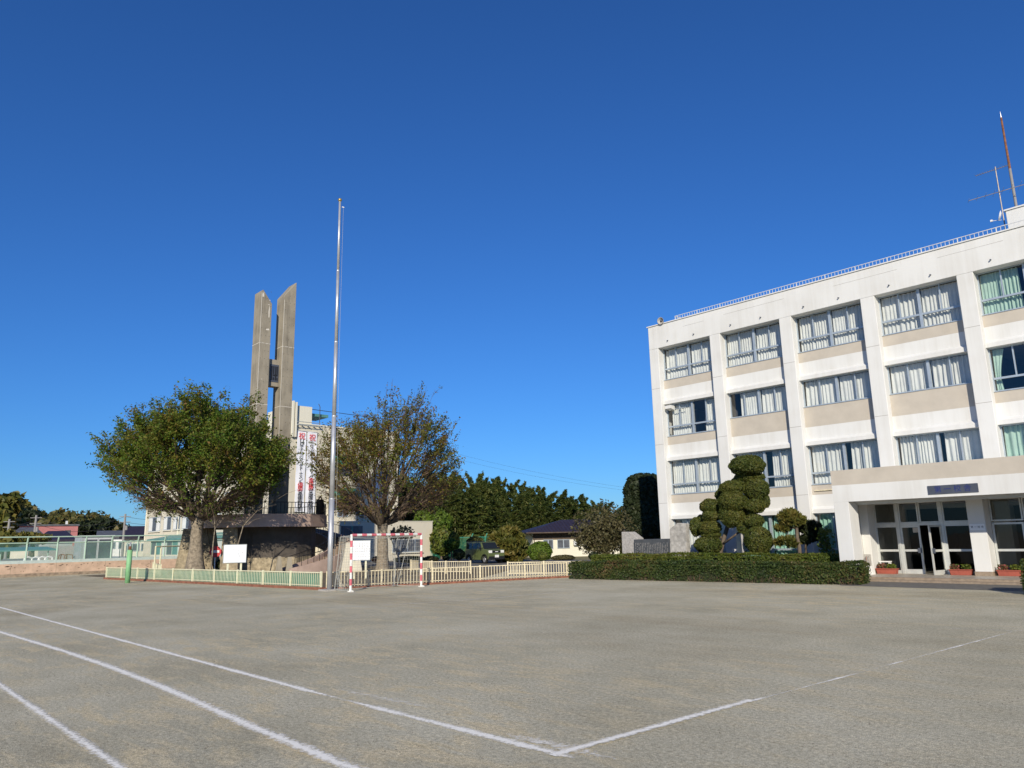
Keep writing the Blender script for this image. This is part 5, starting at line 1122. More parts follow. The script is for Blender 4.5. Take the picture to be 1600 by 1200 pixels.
# low wing in front of the hall
LX = HX+3.0; ly1 = aX(676, 815, LX).y; ly0 = aX(521, 815, LX).y; lz = aX(676, 815, LX).z
LW = thing('low_wing', 'single storey cream annex with a wide dark window beside the hall', 'building', (LX-3, ly1-4, 0))
MB().box(LX-2.99, LX, ly0, ly1, 0, lz).build('wall', 'cream_wall', LW, bevel=0.02)
MB().box(LX-3.0, LX+0.04, ly0-0.04, ly1+0.04, lz, lz+0.06).build('coping', 'pale_wall', LW)
def lq(px, py): p_ = aX(px, py, LX); return p_.y, p_.z
(y0, z1), (y1, z0) = lq(613, 843), lq(659, 862)
f = MB().box(LX+0.001, LX+0.07, y0, y1, z0, z1).build('window', 'sash_aluminium', LW)
for i in range(4): MB().box(LX+0.07, LX+0.075, y0+(y1-y0)*i/4+0.05, y0+(y1-y0)*(i+1)/4-0.05, z0+0.06, z1-0.06).build('pane', 'grey_window', f)
MB().box(LX+0.001, LX+0.16, y0-0.08, y1+0.08, z0-0.08, z0-0.001).build('sill', 'pale_wall', LW)
(y0, z1), (y1, z0) = lq(533, 822), lq(566, 836)
MB().box(LX+0.001, LX+0.06, y0, y1, z0, z1).build('dark_window', 'grey_window', LW); MB().box(LX+0.06, LX+0.09, (y0+y1)/2-0.08, (y0+y1)/2+0.08, z0, z1).build('mullion', 'teal_panel', LW)

# ================================================================ pool enclosure on the left
PX_ = -59.0; pz = 0.84
PW = thing('pool_wall', 'long salmon painted retaining wall with flaking paint along the pool', 'wall', (PX_, 10, 0))
m = MB(); m.box(PX_-0.3, PX_, -14, 24, 0.20, pz); m.build('painted_face', 'pool_wall_pink', PW)
m = MB(); m.box(PX_-0.3, PX_+0.03, -14, 24, 0, 0.20); m.build('footing', 'pool_wall_foot', PW)
fl = MB()
for i in range(150):
    y = rng.uniform(-6, 22); z = 0.28+0.5*rng.random()**0.6; w_ = rng.uniform(0.04, 0.34)*rng.random(); h_ = rng.uniform(0.02, 0.07)
    fl.prism([(y, z), (y+w_*0.5, z-h_*0.4), (y+w_, z+h_*0.2), (y+w_*0.7, z+h_), (y+w_*0.2, z+h_*0.7)], 'x', PX_-0.01, PX_+0.004)
tag(fl.build('flaked_paint', 'flake', PW), kind='stuff')
for y in (3.2, 6.1, 9.6, 12.2, 15.2, 18.2): MB().box(PX_-0.01, PX_+0.003, y, y+0.02, 0.2, pz).build('wall_joint', 'pool_wall_foot', PW)
m = MB(); m.box(-95, PX_-0.301, -14, 24, 0, pz-0.01); tag(m.build('pool_deck', 'porch_floor', None), kind='structure')
PR = thing('pool_railing', 'mint green pool railing with posts bent outward above the salmon wall', 'railing', (PX_-0.15, 10, pz))
m = MB(); m.box(PX_-0.22, PX_-0.05, -14, 24, pz, pz+0.20); m.build('kick_board', 'mint_pale', PR)
MB().tube([(PX_+0.05, -14, 2.56), (PX_+0.05, 24, 2.56)], 0.042, 6).build('top_rail', 'mint_steel', PR); MB().tube([(PX_-0.13, -14, 2.17), (PX_-0.13, 24, 2.17)], 0.042, 6).build('middle_rail', 'mint_steel', PR)
pm = MB().tube([(0, 0, 0), (0, 0, 1.30), (0.18, 0, 1.73)], 0.055, 7).mesh('post', mats=('mint_steel',))
for px in (-175, -115, -60, -10, 40, 88, 132, 173, 214, 256, 297): piece('post', pm, (PX_-0.13, aX(px, 880, PX_).y, pz), PR)
MB().add([(PX_-0.14, -14, pz+0.2), (PX_-0.14, 24, pz+0.2), (PX_-0.14, 24, 2.15), (PX_-0.14, -14, 2.15)], [(0, 1, 2, 3)]).build('screen', 'pool_screen', PR)
# shed with dark mesh windows
sx = -62.5; y0, y1 = aX(127, 850, sx).y, aX(177, 850, sx).y; zt_ = aX(150, 838.5, sx).z
SH = thing('pool_shed', 'grey panel shed with two dark mesh windows behind the mint railing', 'shed', (sx, (y0+y1)/2, pz-0.01))
MB().box(sx-2, sx, y0, y1, pz-0.01, zt_).build('wall', 'board_frame', SH); MB().box(sx-2.05, sx+0.08, y0-0.06, y1+0.06, zt_, zt_+0.09).build('roof', 'rail_white', SH)
for a, b in ((0.12, 0.48), (0.54, 0.92)):
    f = MB().box(sx+0.001, sx+0.04, y0+(y1-y0)*a-0.05, y0+(y1-y0)*b+0.05, pz+0.10, zt_-0.12).build('window', 'rail_white', SH); MB().box(sx+0.04, sx+0.046, y0+(y1-y0)*a, y0+(y1-y0)*b, pz+0.16, zt_-0.2).build('mesh_panel', 'grey_window', f)
# low poolside wall, shelter roof, starting blocks and handrails
sx2 = -72.0; ya_, yb_ = aX(62, 860, sx2).y, aX(128, 860, sx2).y
one('pool_side_wall', 'low pale concrete wall across the far side of the pool', 'wall', MB().box(sx2-0.3, sx2, ya_, yb_, pz-0.01, aX(95, 853, sx2).z), 'granite', (sx2, (ya_+yb_)/2, pz-0.01))
ST = thing('pool_shelter', 'flat teal shade roof on thin posts at the pool side', 'shelter', (-68, aX(20, 865, -68).y, pz-0.01))
yc_ = aX(20, 860, -68).y; MB().prism([(-70, 1.95), (-66, 1.72), (-66, 1.64), (-70, 1.86)], 'y', yc_-4.5, yc_+2.6).build('roof', 'teal_panel', ST)
for dy in (-4, -1, 2): MB().tube([(-66.3, yc_+dy, pz), (-66.3, yc_+dy, 1.66)], 0.04, 6).build('post', 'mint_steel', ST)
for i, px in enumerate((44, 56, 66, 76)):
    c = aX(px, 874, -63.5); m = MB(); m.tube([(c.x, c.y-0.25, pz), (c.x, c.y-0.22, pz+0.3), (c.x, c.y, pz+0.38), (c.x, c.y+0.22, pz+0.3), (c.x, c.y+0.25, pz)], 0.07, 6)
    one('pool_hoop', 'white low hoop standing at the pool edge', 'hoop', m, 'white_paint', (c.x, c.y, pz), group='white hoops along the pool edge')
for px in (98, 107):
    c = aX(px, 872, -63.8); m = MB(); m.tube([(c.x, c.y-0.3, pz), (c.x, c.y-0.25, pz+0.45), (c.x-0.5, c.y, pz+0.5), (c.x-0.9, c.y, pz)], 0.035, 6); m.tube([(c.x, c.y+0.3, pz), (c.x, c.y+0.25, pz+0.45), (c.x-0.5, c.y, pz+0.5)], 0.035, 6)
    one('pool_ladder_rail', 'rusty curved ladder rail at the pool edge', 'rail', m, 'rust', (c.x, c.y, pz), group='ladder rails of the pool')
for px in (187, 197, 206, 215):
    c = aX(px, 862, -64); m = MB(); m.tube([(c.x, c.y, pz), (c.x, c.y, 2.0), (c.x, c.y+0.25, 2.25), (c.x, c.y+0.55, 2.2)], 0.03, 6)
    one('pool_shower', 'mint curved shower pipe standing by the pool', 'shower', m, 'mint_steel', (c.x, c.y, pz-0.01), group='shower pipes by the pool')
# horizontal bar frame inside the garden
hb0, hb1 = aR(241, 888, 54), aR(292, 886, 56)
HBR = thing('low_bar_frame', 'pale tubular bar frame between garden railing and salmon wall', 'bar', ((hb0.x+hb1.x)/2, (hb0.y+hb1.y)/2, 0))
zt_ = aR(245, 854, 54).z; MB().tube([(hb0.x, hb0.y, 0), (hb0.x, hb0.y, zt_)], 0.05, 6).build('post', 'pale_cream_steel', HBR); q = hb0.lerp(hb1, 0.16); MB().tube([(q.x, q.y, 0), (q.x, q.y, zt_)], 0.05, 6).build('post', 'pale_cream_steel', HBR); MB().tube([(hb1.x, hb1.y, 0), (hb1.x, hb1.y, zt_)], 0.05, 6).build('post', 'pale_cream_steel', HBR); MB().tube([(hb0.x, hb0.y, zt_), (hb1.x, hb1.y, zt_)], 0.05, 6).build('crossbar', 'pale_cream_steel', HBR)

# ================================================================ generic garden plants
def ball_shrub(px, py, rr, wpx, hpx, label, matname, size=0.09, dens=260, stem=None, name='round_shrub', group=None, flat=None, lump=0.06):
    c = aR(px, py, rr); k = rr/FPX*1.03; r = (wpx/2*k, wpx/2*k*0.95, hpx/2*k); zmin = c.z-r[2]
    T = thing(name, label, 'shrub' if not stem else 'tree', (c.x, c.y, 0), group=group)
    if zmin > 0.05 or stem: m = MB(); m.tube([(c.x, c.y, 0), (c.x+0.05, c.y, max(c.z, 0.3))], stem or 0.05, 7); m.build('stem', 'bark', T)
    else: c.z = max(c.z, r[2]*0.75)
    clump(T, c, r, dens, size, matname, 'foliage', flat, lump=lump); return T
ball_shrub(843.5, 862, 57, 38, 29, 'bright olive dome shrub clipped smooth before the low house', 'leaf_bright', 0.09, 300, flat=-0.75)
ball_shrub(848, 869, 54, 16, 13, 'small clipped ball shrub at the foot of the olive dome', 'leaf_hedge_bright', 0.08, 320)
ball_shrub(705, 851, 60, 24, 17, 'fresh green ball tree on a bare stem near the green net fence', 'leaf_bright', 0.09, 300, stem=0.06)
ball_shrub(709, 846, 63, 18, 28, 'dark pointed clipped tree behind the fresh green ball tree', 'leaf_hedge_bright', 0.09, 260)
ball_shrub(717, 866, 58, 18, 16, 'dark clipped shrub between ball tree and parked car', 'leaf_dark', 0.09, 260)
ball_shrub(697, 872, 57, 11, 7, 'tiny dark clipped shrub below the fresh green ball tree', 'leaf_dark', 0.08, 300)
ball_shrub(742, 847, 66, 26, 16, 'olive shrub rising behind the parked car', 'leaf_pine', 0.12, 160)
ball_shrub(675, 822, 78, 54, 60, 'pale green broad tree behind the cream annex', 'leaf_bright', 0.22, 60, stem=0.15, name='broad_tree', lump=0.16)
ball_shrub(690, 845, 74, 34, 40, 'mid green bushy tree behind the net fence beside the annex', 'leaf_hedge_bright', 0.20, 70, stem=0.12, name='broad_tree', lump=0.14)
ball_shrub(815, 852, 66, 22, 22, 'dark round tree against the gable of the low house', 'leaf_hedge', 0.12, 160, stem=0.1, name='broad_tree')
ball_shrub(927, 869, 45, 14, 11, 'dark bronze clipped ball at the end of the bright hedge', 'leaf_dark', 0.07, 380)
ball_shrub(350, 882, 52, 26, 13, 'dark green clipped shrub behind the white notice board', 'leaf_hedge', 0.08, 300)
for i, (px, w_, hh, mt, lab) in enumerate(((640, 46, 9, 'leaf_hedge', 'low clipped dark green hedge mound under the annex window'), (672, 26, 9, 'leaf_plum', 'reddish low shrub at the corner of the annex'), (592, 22, 9, 'flower_mix', 'flowering low shrub left of the annex hedge'), (880, 36, 8, 'leaf_plum', 'brown low shrub below the window of the low house'))):
    ball_shrub(px, 874, 58 if i < 3 else 62, w_, hh, lab, mt, 0.08, 300)
# white stemmed small tree before the annex
gt = aR(625, 880, 56)
GT = thing('umbrella_tree', 'grey leaved small tree with pale forked stems before the annex', 'tree', (gt.x, gt.y, 0))
c = aR(628, 836, 56); k = 56/FPX
P, N_ = ell_pts(c, (20*k, 20*k, 14*k), 60, 0.15, 0.5, -0.35); leafobj('crown', P, 0.13, 'leaf_grey', GT, nrm=N_, jit=1.2)
m = MB()
for px in (610, 618, 626, 634, 645, 640): m.tube([(gt.x, gt.y, 0), aR(622, 868, 56), aR((622+px)/2, 856, 56), aR(px, 838, 56)], [0.09, 0.07, 0.05, 0.02], 6)
m.build('trunk', 'granite', GT, smooth=True)
# bare shrubs under the tower
for i, (base, pts, lab) in enumerate(((372, [(372, 850), (380, 822), (400, 800), (425, 785)], 'bare grey leaning sapling below the tower gallery'), (330, [(333, 850), (336, 825), (334, 800), (338, 780)], 'slim bare sapling beside the thick trunk'))):
    b_ = aR(base, 888, 45.5); T = thing('bare_sapling', lab, 'sapling', (b_.x, b_.y, 0)); m = MB()
    pp = [Vector((b_.x, b_.y, 0))]+[aR(x, y, 45.5) for x, y in pts]; m.tube(pp, [0.045, 0.035, 0.028, 0.018, 0.008], 6)
    for j in range(26):
        q = pp[2+j % 3]; e = q+Vector((rng.normal()*0.6, rng.normal()*0.6, 0.25+0.6*rng.random())); m.tube([q, q.lerp(e, 0.5)+Vector((0, 0, 0.1)), e], [0.012, 0.008, 0.004], 4)
    m.build('stems', 'bark_pale', T, smooth=True)
# garden pine by the car
PT = thing('garden_pine', 'spreading olive pine with layered tiers beside the parked car', 'tree', (aR(795, 876, 60).x, aR(795, 876, 60).y, 0))
k = 60/FPX
needle_pads(PT, [(aR(x, y, 60+dz), (w_*k, w_*k*0.9, h_*k)) for x, y, w_, h_, dz in ((795, 829, 15, 6, 0), (782, 838, 16, 6, -.5), (806, 838, 15, 6, .5), (772, 847, 10, 5, 0), (790, 848, 17, 6, -1), (808, 850, 15, 7, 0), (795, 860, 18, 7, -1), (780, 868, 12, 6, -.5), (808, 866, 16, 8, 0), (800, 873, 18, 5, -.5), (770, 842, 8, 4, .5), (818, 860, 9, 6, .5))], 'leaf_pine', 130, 0.16)
m = MB(); a_ = aR(796, 880, 60); a_.z = 0; m.tube([a_, aR(798, 862, 60), aR(792, 848, 60), aR(796, 832, 60)], [0.16, 0.13, 0.10, 0.04], 7); m.build('trunk', 'bark', PT, smooth=True)
# plum tree with dry leaves
PLM = thing('plum_tree', 'twiggy brown leaved plum tree beside the low house', 'tree', (aR(945, 872, 50).x, aR(945, 872, 50).y, 0))
w = Wood(41); b_ = aR(945, 872, 50); b_.z = 0; cc = aR(943, 829, 50); AXP = (1.95, 2.0, 1.75)
def insP(p): d_ = p-cc; return (d_.x/AXP[0])**2+(d_.y/AXP[1])**2+(d_.z/AXP[2])**2 < 1.0
cfgP = dict(pts=[4, 4, 3, 3], up=[0.03, 0.03, 0.02, 0.0], wig=[0.12, 0.16, 0.18, 0.2], taper=[0.5, 0.45, 0.4, 0.4], seg=[7, 5, 4, 3], num=[7, 7, 6], t0=[0.2, 0.2, 0.1], ang=[(20, 55), (25, 65), (25, 70)], ratio=[(0.5, 0.8), (0.5, 0.8), (0.4, 0.7)], rr=[0.6, 0.55, 0.55], leaf_from=2)
w.mb.tube([b_, b_+Vector((0.05, 0, 0.7))], [0.16, 0.13], 9)
for i in range(7):
    az = i*0.9; tl = R(20+8*i); d_ = Vector((math.sin(tl)*math.cos(az), math.sin(tl)*math.sin(az), math.cos(tl))); w.branch(b_+Vector((0.05, 0, 0.65)), d_, 1.5, 0.08, 0, cfgP, insP)
w.mb.build('trunk', 'bark', PLM, smooth=True); tag(w.twigs.build('twigs', 'twig', PLM), kind='stuff')
P = w.leafpts(5, 0.10); leafobj('crown', P, 0.10, 'leaf_plum', PLM, elong=1.5)
P, N_ = ell_pts(cc, AXP, 70, 0.12, 0.6); leafobj('outer_leaves', P, 0.11, 'leaf_plum', PLM, nrm=N_, jit=1.2)
# tall clipped evergreen beside the school block
TE = thing('clipped_evergreen', 'tall dark evergreen clipped to a rounded column beside the school block', 'tree', (aR(1005, 850, 58).x, aR(1005, 850, 58).y, 0))
k = 58/FPX
for px, py, wx, hz in ((1003, 768, 28, 28), (1004, 795, 30, 34), (1008, 820, 30, 34), (1022, 775, 22, 34)):
    c = aR(px, py, 58+(2 if px > 1020 else 0)); clump(TE, c, (wx*k, wx*k, hz*k), 120, 0.15, 'leaf_dark', 'foliage', lump=0.05)
m = MB(); a_ = aR(1005, 850, 58); m.tube([(a_.x, a_.y, 0), (a_.x, a_.y, 3)], [0.25, 0.2], 8); m.build('trunk', 'bark', TE)

# ================================================================ bamboo grove
def bamboo_mesh(seed, H=10.0):
    rr = random.Random(seed); lean = (rr.uniform(-0.9, 0.9), rr.uniform(-0.6, 0.6)); dr = rr.uniform(0.7, 1.5)
    pts = []
    for i in range(9):
        t = i/8; b2 = max(0, t-0.62)/0.38; pts.append(Vector((lean[0]*t*t*1.2+dr*b2*b2*(1 if lean[0] > 0 else -1)*0.8, lean[1]*t*t*1.2+dr*b2*b2*0.5, H*t-0.30*b2*b2*H*0.12)))
    m = MB(); m.tube(pts, [0.06, 0.06, 0.055, 0.05, 0.045, 0.035, 0.025, 0.015, 0.006], 6)
    n = 1500; t = 0.13+0.87*np.random.default_rng(seed).random(n)**0.85; q = np.random.default_rng(seed+1)
    fi = t*8; j = np.minimum(fi.astype(int), 7); f_ = (fi-j)[:, None]; PA = np.array([list(p) for p in pts]); C_ = PA[j]*(1-f_)+PA[j+1]*f_
    # whorls of branchlets: plumes that reach out and droop
    node = np.floor(t*30); az = (node*2.4+q.normal(size=n)*0.55); reach_ = (0.16+0.80*(1-t**3))*q.random(n)**0.55*(0.65+0.5*((node*7)%5)/4)
    out = np.stack([np.cos(az), np.sin(az), np.zeros(n)], 1); P = C_+out*reach_[:, None]; P[:, 2] += 0.35*reach_-0.55*reach_**2+q.normal(size=n)*0.10
    ax_ = out*0.7+np.array([0, 0, -0.55]); return m, P, ax_
BV = []
for s_ in range(6):
    m, P, ax_ = bamboo_mesh(100+s_); V, F = leaves(P, 0.135, elong=3.4, nrm=np.tile([0, 0, 1.0], (len(P), 1)), jit=0.8, axis=ax_, axjit=0.45)
    BV.append((m.mesh('culm', mats=('bamboo_culm',)), npmesh('plume', V, F, 'leaf_bamboo')))
SKY = [(560, 748), (640, 742), (700, 733), (730, 742), (762, 736), (800, 747), (830, 752), (865, 768), (900, 770), (930, 782), (962, 788), (990, 800), (1030, 812)]
def skyline(x):
    for (a, ya2), (b, yb2) in zip(SKY, SKY[1:]):
        if a <= x <= b: return ya2+(yb2-ya2)*(x-a)/(b-a)
    return SKY[0][1] if x < 600 else SKY[-1][1]
rb = random.Random(3); cnt = 0
BL = 'tall feathery green bamboo in the dense grove behind the low house'
for row, (rr_, drop, step) in enumerate(((84, 40, 11.5), (89, 24, 10.5), (95, 11, 9.5), (102, 3, 8.5), (110, 1, 8.5))):
    x = 590+rb.random()*10
    while x < 1030:
        r2 = rr_+rb.uniform(-2, 2); ht = aR(x, skyline(x)+drop*rb.uniform(0.5, 1.4)+rb.uniform(-7, 12), r2).z; g_ = aR(x, 850, r2)
        t = thing('bamboo', BL, 'bamboo', (g_.x, g_.y, 0), rb.uniform(0, 6.28), 'bamboo of the grove behind the house'); s_ = ht/10.0; cm, pmsh = BV[rb.randrange(6)]
        t.scale = (0.85+0.15*s_+rb.uniform(-.1, .15),)*2+(s_,)
        for nm, me in (('culm', cm), ('plume', pmsh)): o = bpy.data.objects.new(nm, me); link(o, t)
        x += step*rb.uniform(0.7, 1.3); cnt += 1
# ground cover that closes the foot of the grove
gc = []
for _ in range(5200):
    x = rb.uniform(600, 1040); r2 = rb.uniform(78, 90); q = aR(x, 850, r2); gc.append((q.x, q.y, rb.random()**1.4*2.2))
V, F = leaves(np.array(gc), 0.34, elong=1.8); o = bpy.data.objects.new('grove_undergrowth', npmesh('grove_undergrowth', V, F, 'leaf_bamboo')); link(o); tag(o, 'dark green undergrowth along the foot of the bamboo grove', 'undergrowth', kind='stuff')
# green net fence before the grove
NF0, NF1 = aR(672, 860, 74), aR(850, 855, 76)
NF = thing('net_fence', 'tall green net fence on bent posts in front of the bamboo grove', 'fence', (NF0.x, NF0.y, 0))
h_ = 2.0; MB().add([(NF0.x, NF0.y, 0), (NF1.x, NF1.y, 0), (NF1.x, NF1.y, h_), (NF0.x, NF0.y, h_)], [(0, 1, 2, 3)]).build('netting', 'fence_net', NF)
for px in (681, 735, 757, 825, 848):
    t = (px-672)/178; q = NF0.lerp(NF1, t); MB().tube([(q.x, q.y, 0), (q.x, q.y, 1.95), (q.x+0.12, q.y+0.16, 2.35)], 0.045, 6).build('post', 'green_awning', NF)
MB().tube([(NF0.x, NF0.y, h_), (NF1.x, NF1.y, h_)], 0.03, 5).build('top_wire', 'green_awning', NF)

# ================================================================ low house
RH = 70.0
hl, hr_ = aR(822, 836, RH), aR(985, 836, RH+3); dirx = Vector((hr_.x-hl.x, hr_.y-hl.y, 0)); Lh = dirx.length; rz = math.atan2(dirx.y, dirx.x)
ez = 2.30; rzh = aR(905, 811, RH+2.5).z
LH = thing('low_house', 'low white gatehouse under a ribbed dark violet metal roof', 'house', (hl.x, hl.y, 0), rz)
def lb(mb, nm, mt, par=LH, bev=0):
    o = bpy.data.objects.new(nm, mb.mesh(nm, mats=(mt,))); link(o, par); return o
ov = 0.85; D_ = 6.0
lb(MB().box(ov, Lh-ov, ov, D_-ov, 0, ez), 'wall', 'pale_wall')
V = [(0, 0, ez), (Lh, 0, ez), (Lh, D_, ez), (0, D_, ez), (Lh*0.42, D_/2, rzh), (Lh*0.66, D_/2, rzh)]
RF = lb(MB().add(V+[(v[0], v[1], ez-0.14) for v in V[:4]], [(0, 1, 5, 4), (1, 2, 5), (2, 3, 4, 5), (3, 0, 4), (6, 7, 1, 0), (7, 8, 2, 1), (8, 9, 3, 2), (9, 6, 0, 3), (9, 8, 7, 6)]), 'roof', 'roof_navy')
for i in range(1, 30):                                        # standing seams
    x = Lh*i/30; 
    if x < Lh*0.42: t_ = x/(Lh*0.42)
    elif x > Lh*0.66: t_ = (Lh-x)/(Lh*0.34)
    else: t_ = 1
    lb(MB().tube([(x, 0, ez+0.02), (x, D_/2*t_, ez+0.02+(rzh-ez)*t_)], 0.045, 4), 'seam', 'roof_navy', RF)
lb(MB().tube([(0, -0.06, ez-0.06), (Lh, -0.06, ez-0.06)], 0.06, 6), 'gutter', 'dark_wood_and_shade'); lb(MB().box(ov, Lh-ov, ov-0.03, ov-0.001, ez-0.70, ez-0.14), 'shade_band', 'dark_wood_and_shade')  # dark band on the wall paints in the eave's shadow
for x0, x1, z0_, z1_ in ((Lh*.14+.4, Lh*.14+1.35, 0.75, 1.62), (Lh*.14+1.75, Lh*.14+2.95, 0.78, 1.6)):
    f = lb(MB().box(x0, x1, ov-0.06, ov-0.001, z0_, z1_), 'window', 'sash_aluminium')
    for a in (0, 1): lb(MB().box(x0+(x1-x0)*a/2+0.05, x0+(x1-x0)*(a+1)/2-0.05, ov-0.068, ov-0.061, z0_+0.06, z1_-0.06), 'pane', 'grey_window', f)
lb(MB().box(Lh*.14+3.3, Lh*.14+3.75, ov-0.35, ov-0.001, 1.05, 1.45), 'air_unit', 'rail_white'); lb(MB().tube([(0.25, 0.02, ez-0.1), (ov+.1, ov-0.05, ez-0.5), (ov+.1, ov-0.05, 0)], 0.04, 6), 'downpipe', 'dark_wood_and_shade')
# ================================================================ parked car
cp = aR(757, 880, 58.0); cfr = aR(783, 880, 55.8)
CR_ = thing('parked_car', 'boxy dark olive green compact car parked on the drive', 'car', (cp.x, cp.y, 0.006), R(-8))
def cb(mb, nm, mt, par=CR_, bev=0.0, smooth=False):
    o = bpy.data.objects.new(nm, mb.mesh(nm, mats=(mt,), smooth=smooth)); link(o, par)
    if bev: b = o.modifiers.new('bevel', 'BEVEL'); b.width = bev; b.segments = 3; b.limit_method = 'ANGLE'; b.angle_limit = R(30)
    return o
# side profile (x forward, z up), wheels at +-1.18
L2, W2 = 1.62, 0.72
prof = [(-L2, 0.32), (-1.50, 0.30)]
def arch(cx, r_=0.36): return [(cx+r_*math.cos(a), 0.28+r_*math.sin(a)) for a in np.linspace(math.pi, 0, 9)]
prof += arch(-1.1)+[(-0.6, 0.26), (0.6, 0.26)]+arch(1.12)+[(1.55, 0.30), (L2+0.06, 0.40), (L2+0.06, 0.72), (L2, 0.98), (0.95, 1.06), (-L2+0.02, 1.04), (-L2-0.02, 0.7)]
cb(MB().prism(prof, 'y', -W2, W2), 'body', 'car_green', bev=0.045)
def frustum(x0, x1, xt0, xt1, z0, z1, w0, w1): 
    return MB().add([(x0, -w0, z0), (x1, -w0, z0), (x1, w0, z0), (x0, w0, z0), (xt0, -w1, z1), (xt1, -w1, z1), (xt1, w1, z1), (xt0, w1, z1)], [(3, 2, 1, 0), (4, 5, 6, 7), (0, 1, 5, 4), (1, 2, 6, 5), (2, 3, 7, 6), (3, 0, 4, 7)])
cb(frustum(-L2+0.02, 0.92, -L2+0.10, 0.55, 1.0, 1.58, W2-0.01, W2-0.07), 'cabin', 'car_green', bev=0.04)
for s_ in (-1, 1):
    for xa_, xb_, xc_, xd_ in ((-1.38, -0.62, -1.36, -0.62), (-0.52, 0.18, -0.52, 0.18), (0.26, 0.74, 0.26, 0.52)):
        y0_, y1_ = s_*(W2+0.004), s_*(W2-0.052); V = [(xa_, y0_, 1.08), (xb_, y0_, 1.08), (xd_, y1_, 1.48), (xc_, y1_, 1.48)]
        cb(MB().add(V, [(0, 1, 2, 3) if s_ < 0 else (3, 2, 1, 0)]), 'side_window', 'car_glass')
    cb(MB().box(-0.58, -0.56, s_*W2-0.004*s_, s_*(W2+0.003), 0.36, 1.02) if s_ > 0 else MB().box(-0.58, -0.56, -(W2+0.003), -(W2-0.004), 0.36, 1.02), 'door_gap', 'black_paint')
    cb(MB().box(0.66, 0.82, s_*(W2+0.10)-0.05, s_*(W2+0.10)+0.05, 1.05, 1.2), 'mirror', 'black_paint', bev=0.02)
    for cx in (-1.1, 1.12):
        WH = cb(along(Vector((cx, s_*(W2-0.17), 0.28)), Vector((0, s_, 0)), [(0.16, 0.0), (0.27, 0.0), (0.285, 0.03), (0.285, 0.14), (0.26, 0.17), (0.18, 0.17)], 20, MB()), 'wheel', 'tyre', smooth=True)
        cb(along(Vector((cx, s_*(W2-0.02), 0.28)), Vector((0, s_, 0)), [(0.19, 0.0), (0.17, 0.022), (0.05, 0.01), (0.001, 0.02)], 10, MB()), 'rim', 'rim', WH)
        ar = [(cx+0.36*math.cos(a), 0.28+0.36*math.sin(a)) for a in np.linspace(math.pi, 0, 9)]; ao = [(cx+0.44*math.cos(a), 0.28+0.42*math.sin(a)) for a in np.linspace(0, math.pi, 9)]
        cb(MB().prism(ar+ao, 'y', s_*(W2-0.02), s_*(W2+0.02)), 'arch_trim', 'black_paint')
    cb(MB().box(L2+0.0, L2+0.075, s_*0.52-0.14, s_*0.52+0.14, 0.76, 0.95), 'headlight', 'lamp_glass', bev=0.015)
y0_, y1_ = W2-0.08, W2-0.13
cb(MB().add([(0.945, -y0_, 1.07), (0.945, y0_, 1.07), (0.60, y1_, 1.53), (0.60, -y1_, 1.53)], [(0, 1, 2, 3)]), 'windscreen', 'car_glass')
cb(MB().box(L2, L2+0.07, -0.36, 0.36, 0.78, 0.93), 'grille', 'black_paint', bev=0.01); cb(MB().box(L2+0.02, L2+0.10, -W2+0.03, W2-0.03, 0.28, 0.52), 'bumper', 'black_paint', bev=0.03); cb(MB().box(L2+0.10, L2+0.112, -0.17, 0.17, 0.44, 0.62), 'number_plate', 'plate_white'); cb(MB().box(L2+0.07, L2+0.08, -0.12, 0.12, 0.83, 0.87), 'badge', 'plate_white')
for s_ in (-1, 1): cb(MB().tube([(-1.4, s_*0.6, 1.63), (0.4, s_*0.6, 1.63)], 0.02, 6), 'roof_rail', 'black_paint')

# ================================================================ far left: houses, wooded hill, poles and wires
def house(px0, px1, py_eave, py_ridge, rr, label, wall, roof, hip=True, depth=8, nm='house'):
    a = aR(px0, py_eave, rr); b = aR(px1, py_eave, rr); d_ = Vector((b.x-a.x, b.y-a.y, 0)); L_ = d_.length; T = thing(nm, label, 'house', (a.x, a.y, 0), math.atan2(d_.y, d_.x))
    ze = (a.z+b.z)/2; zr = aR((px0+px1)/2, py_ridge, rr+depth/2).z
    def q(mb, n2, mt, par=T): o = bpy.data.objects.new(n2, mb.mesh(n2, mats=(mt,))); link(o, par); return o
    q(MB().box(0.5, L_-0.5, 0.5, depth, 0, ze), 'wall', wall)
    i = L_*0.28 if hip else 0.0
    V = [(0, 0, ze), (L_, 0, ze), (L_, depth+.5, ze), (0, depth+.5, ze), (i, depth/2, zr), (L_-i, depth/2, zr)]
    q(MB().add(V+[(v[0], v[1], ze-0.25) for v in V[:4]], [(0, 1, 5, 4), (1, 2, 5), (2, 3, 4, 5), (3, 0, 4), (6, 7, 1, 0), (7, 8, 2, 1), (8, 9, 3, 2), (9, 6, 0, 3), (9, 8, 7, 6)]), 'roof', roof)
    for k_ in range(2):
        x = L_*(0.25+0.4*k_); f = q(MB().box(x, x+1.6, 0.42, 0.499, ze-2.0, ze-0.9), 'window', 'sash_aluminium'); q(MB().box(x+0.1, x+1.5, 0.41, 0.419, ze-1.9, ze-1.0), 'pane', 'grey_window', f)
    return T
house(54, 121, 843, 829.5, 112, 'grey walled house with a navy roof beyond the pool', 'board_frame', 'roof_navy')
house(12, 72, 838, 824, 128, 'house with a grey tiled roof in front of the red building', 'pale_wall', 'roof_grey')
house(186, 240, 839, 822, 122, 'two storey house with a dark hipped roof beside the hall', 'pale_wall', 'roof_navy')
house(150, 205, 838, 829, 140, 'small white house with a grey gabled roof beyond the pool shed', 'white_paint', 'roof_grey', hip=False)
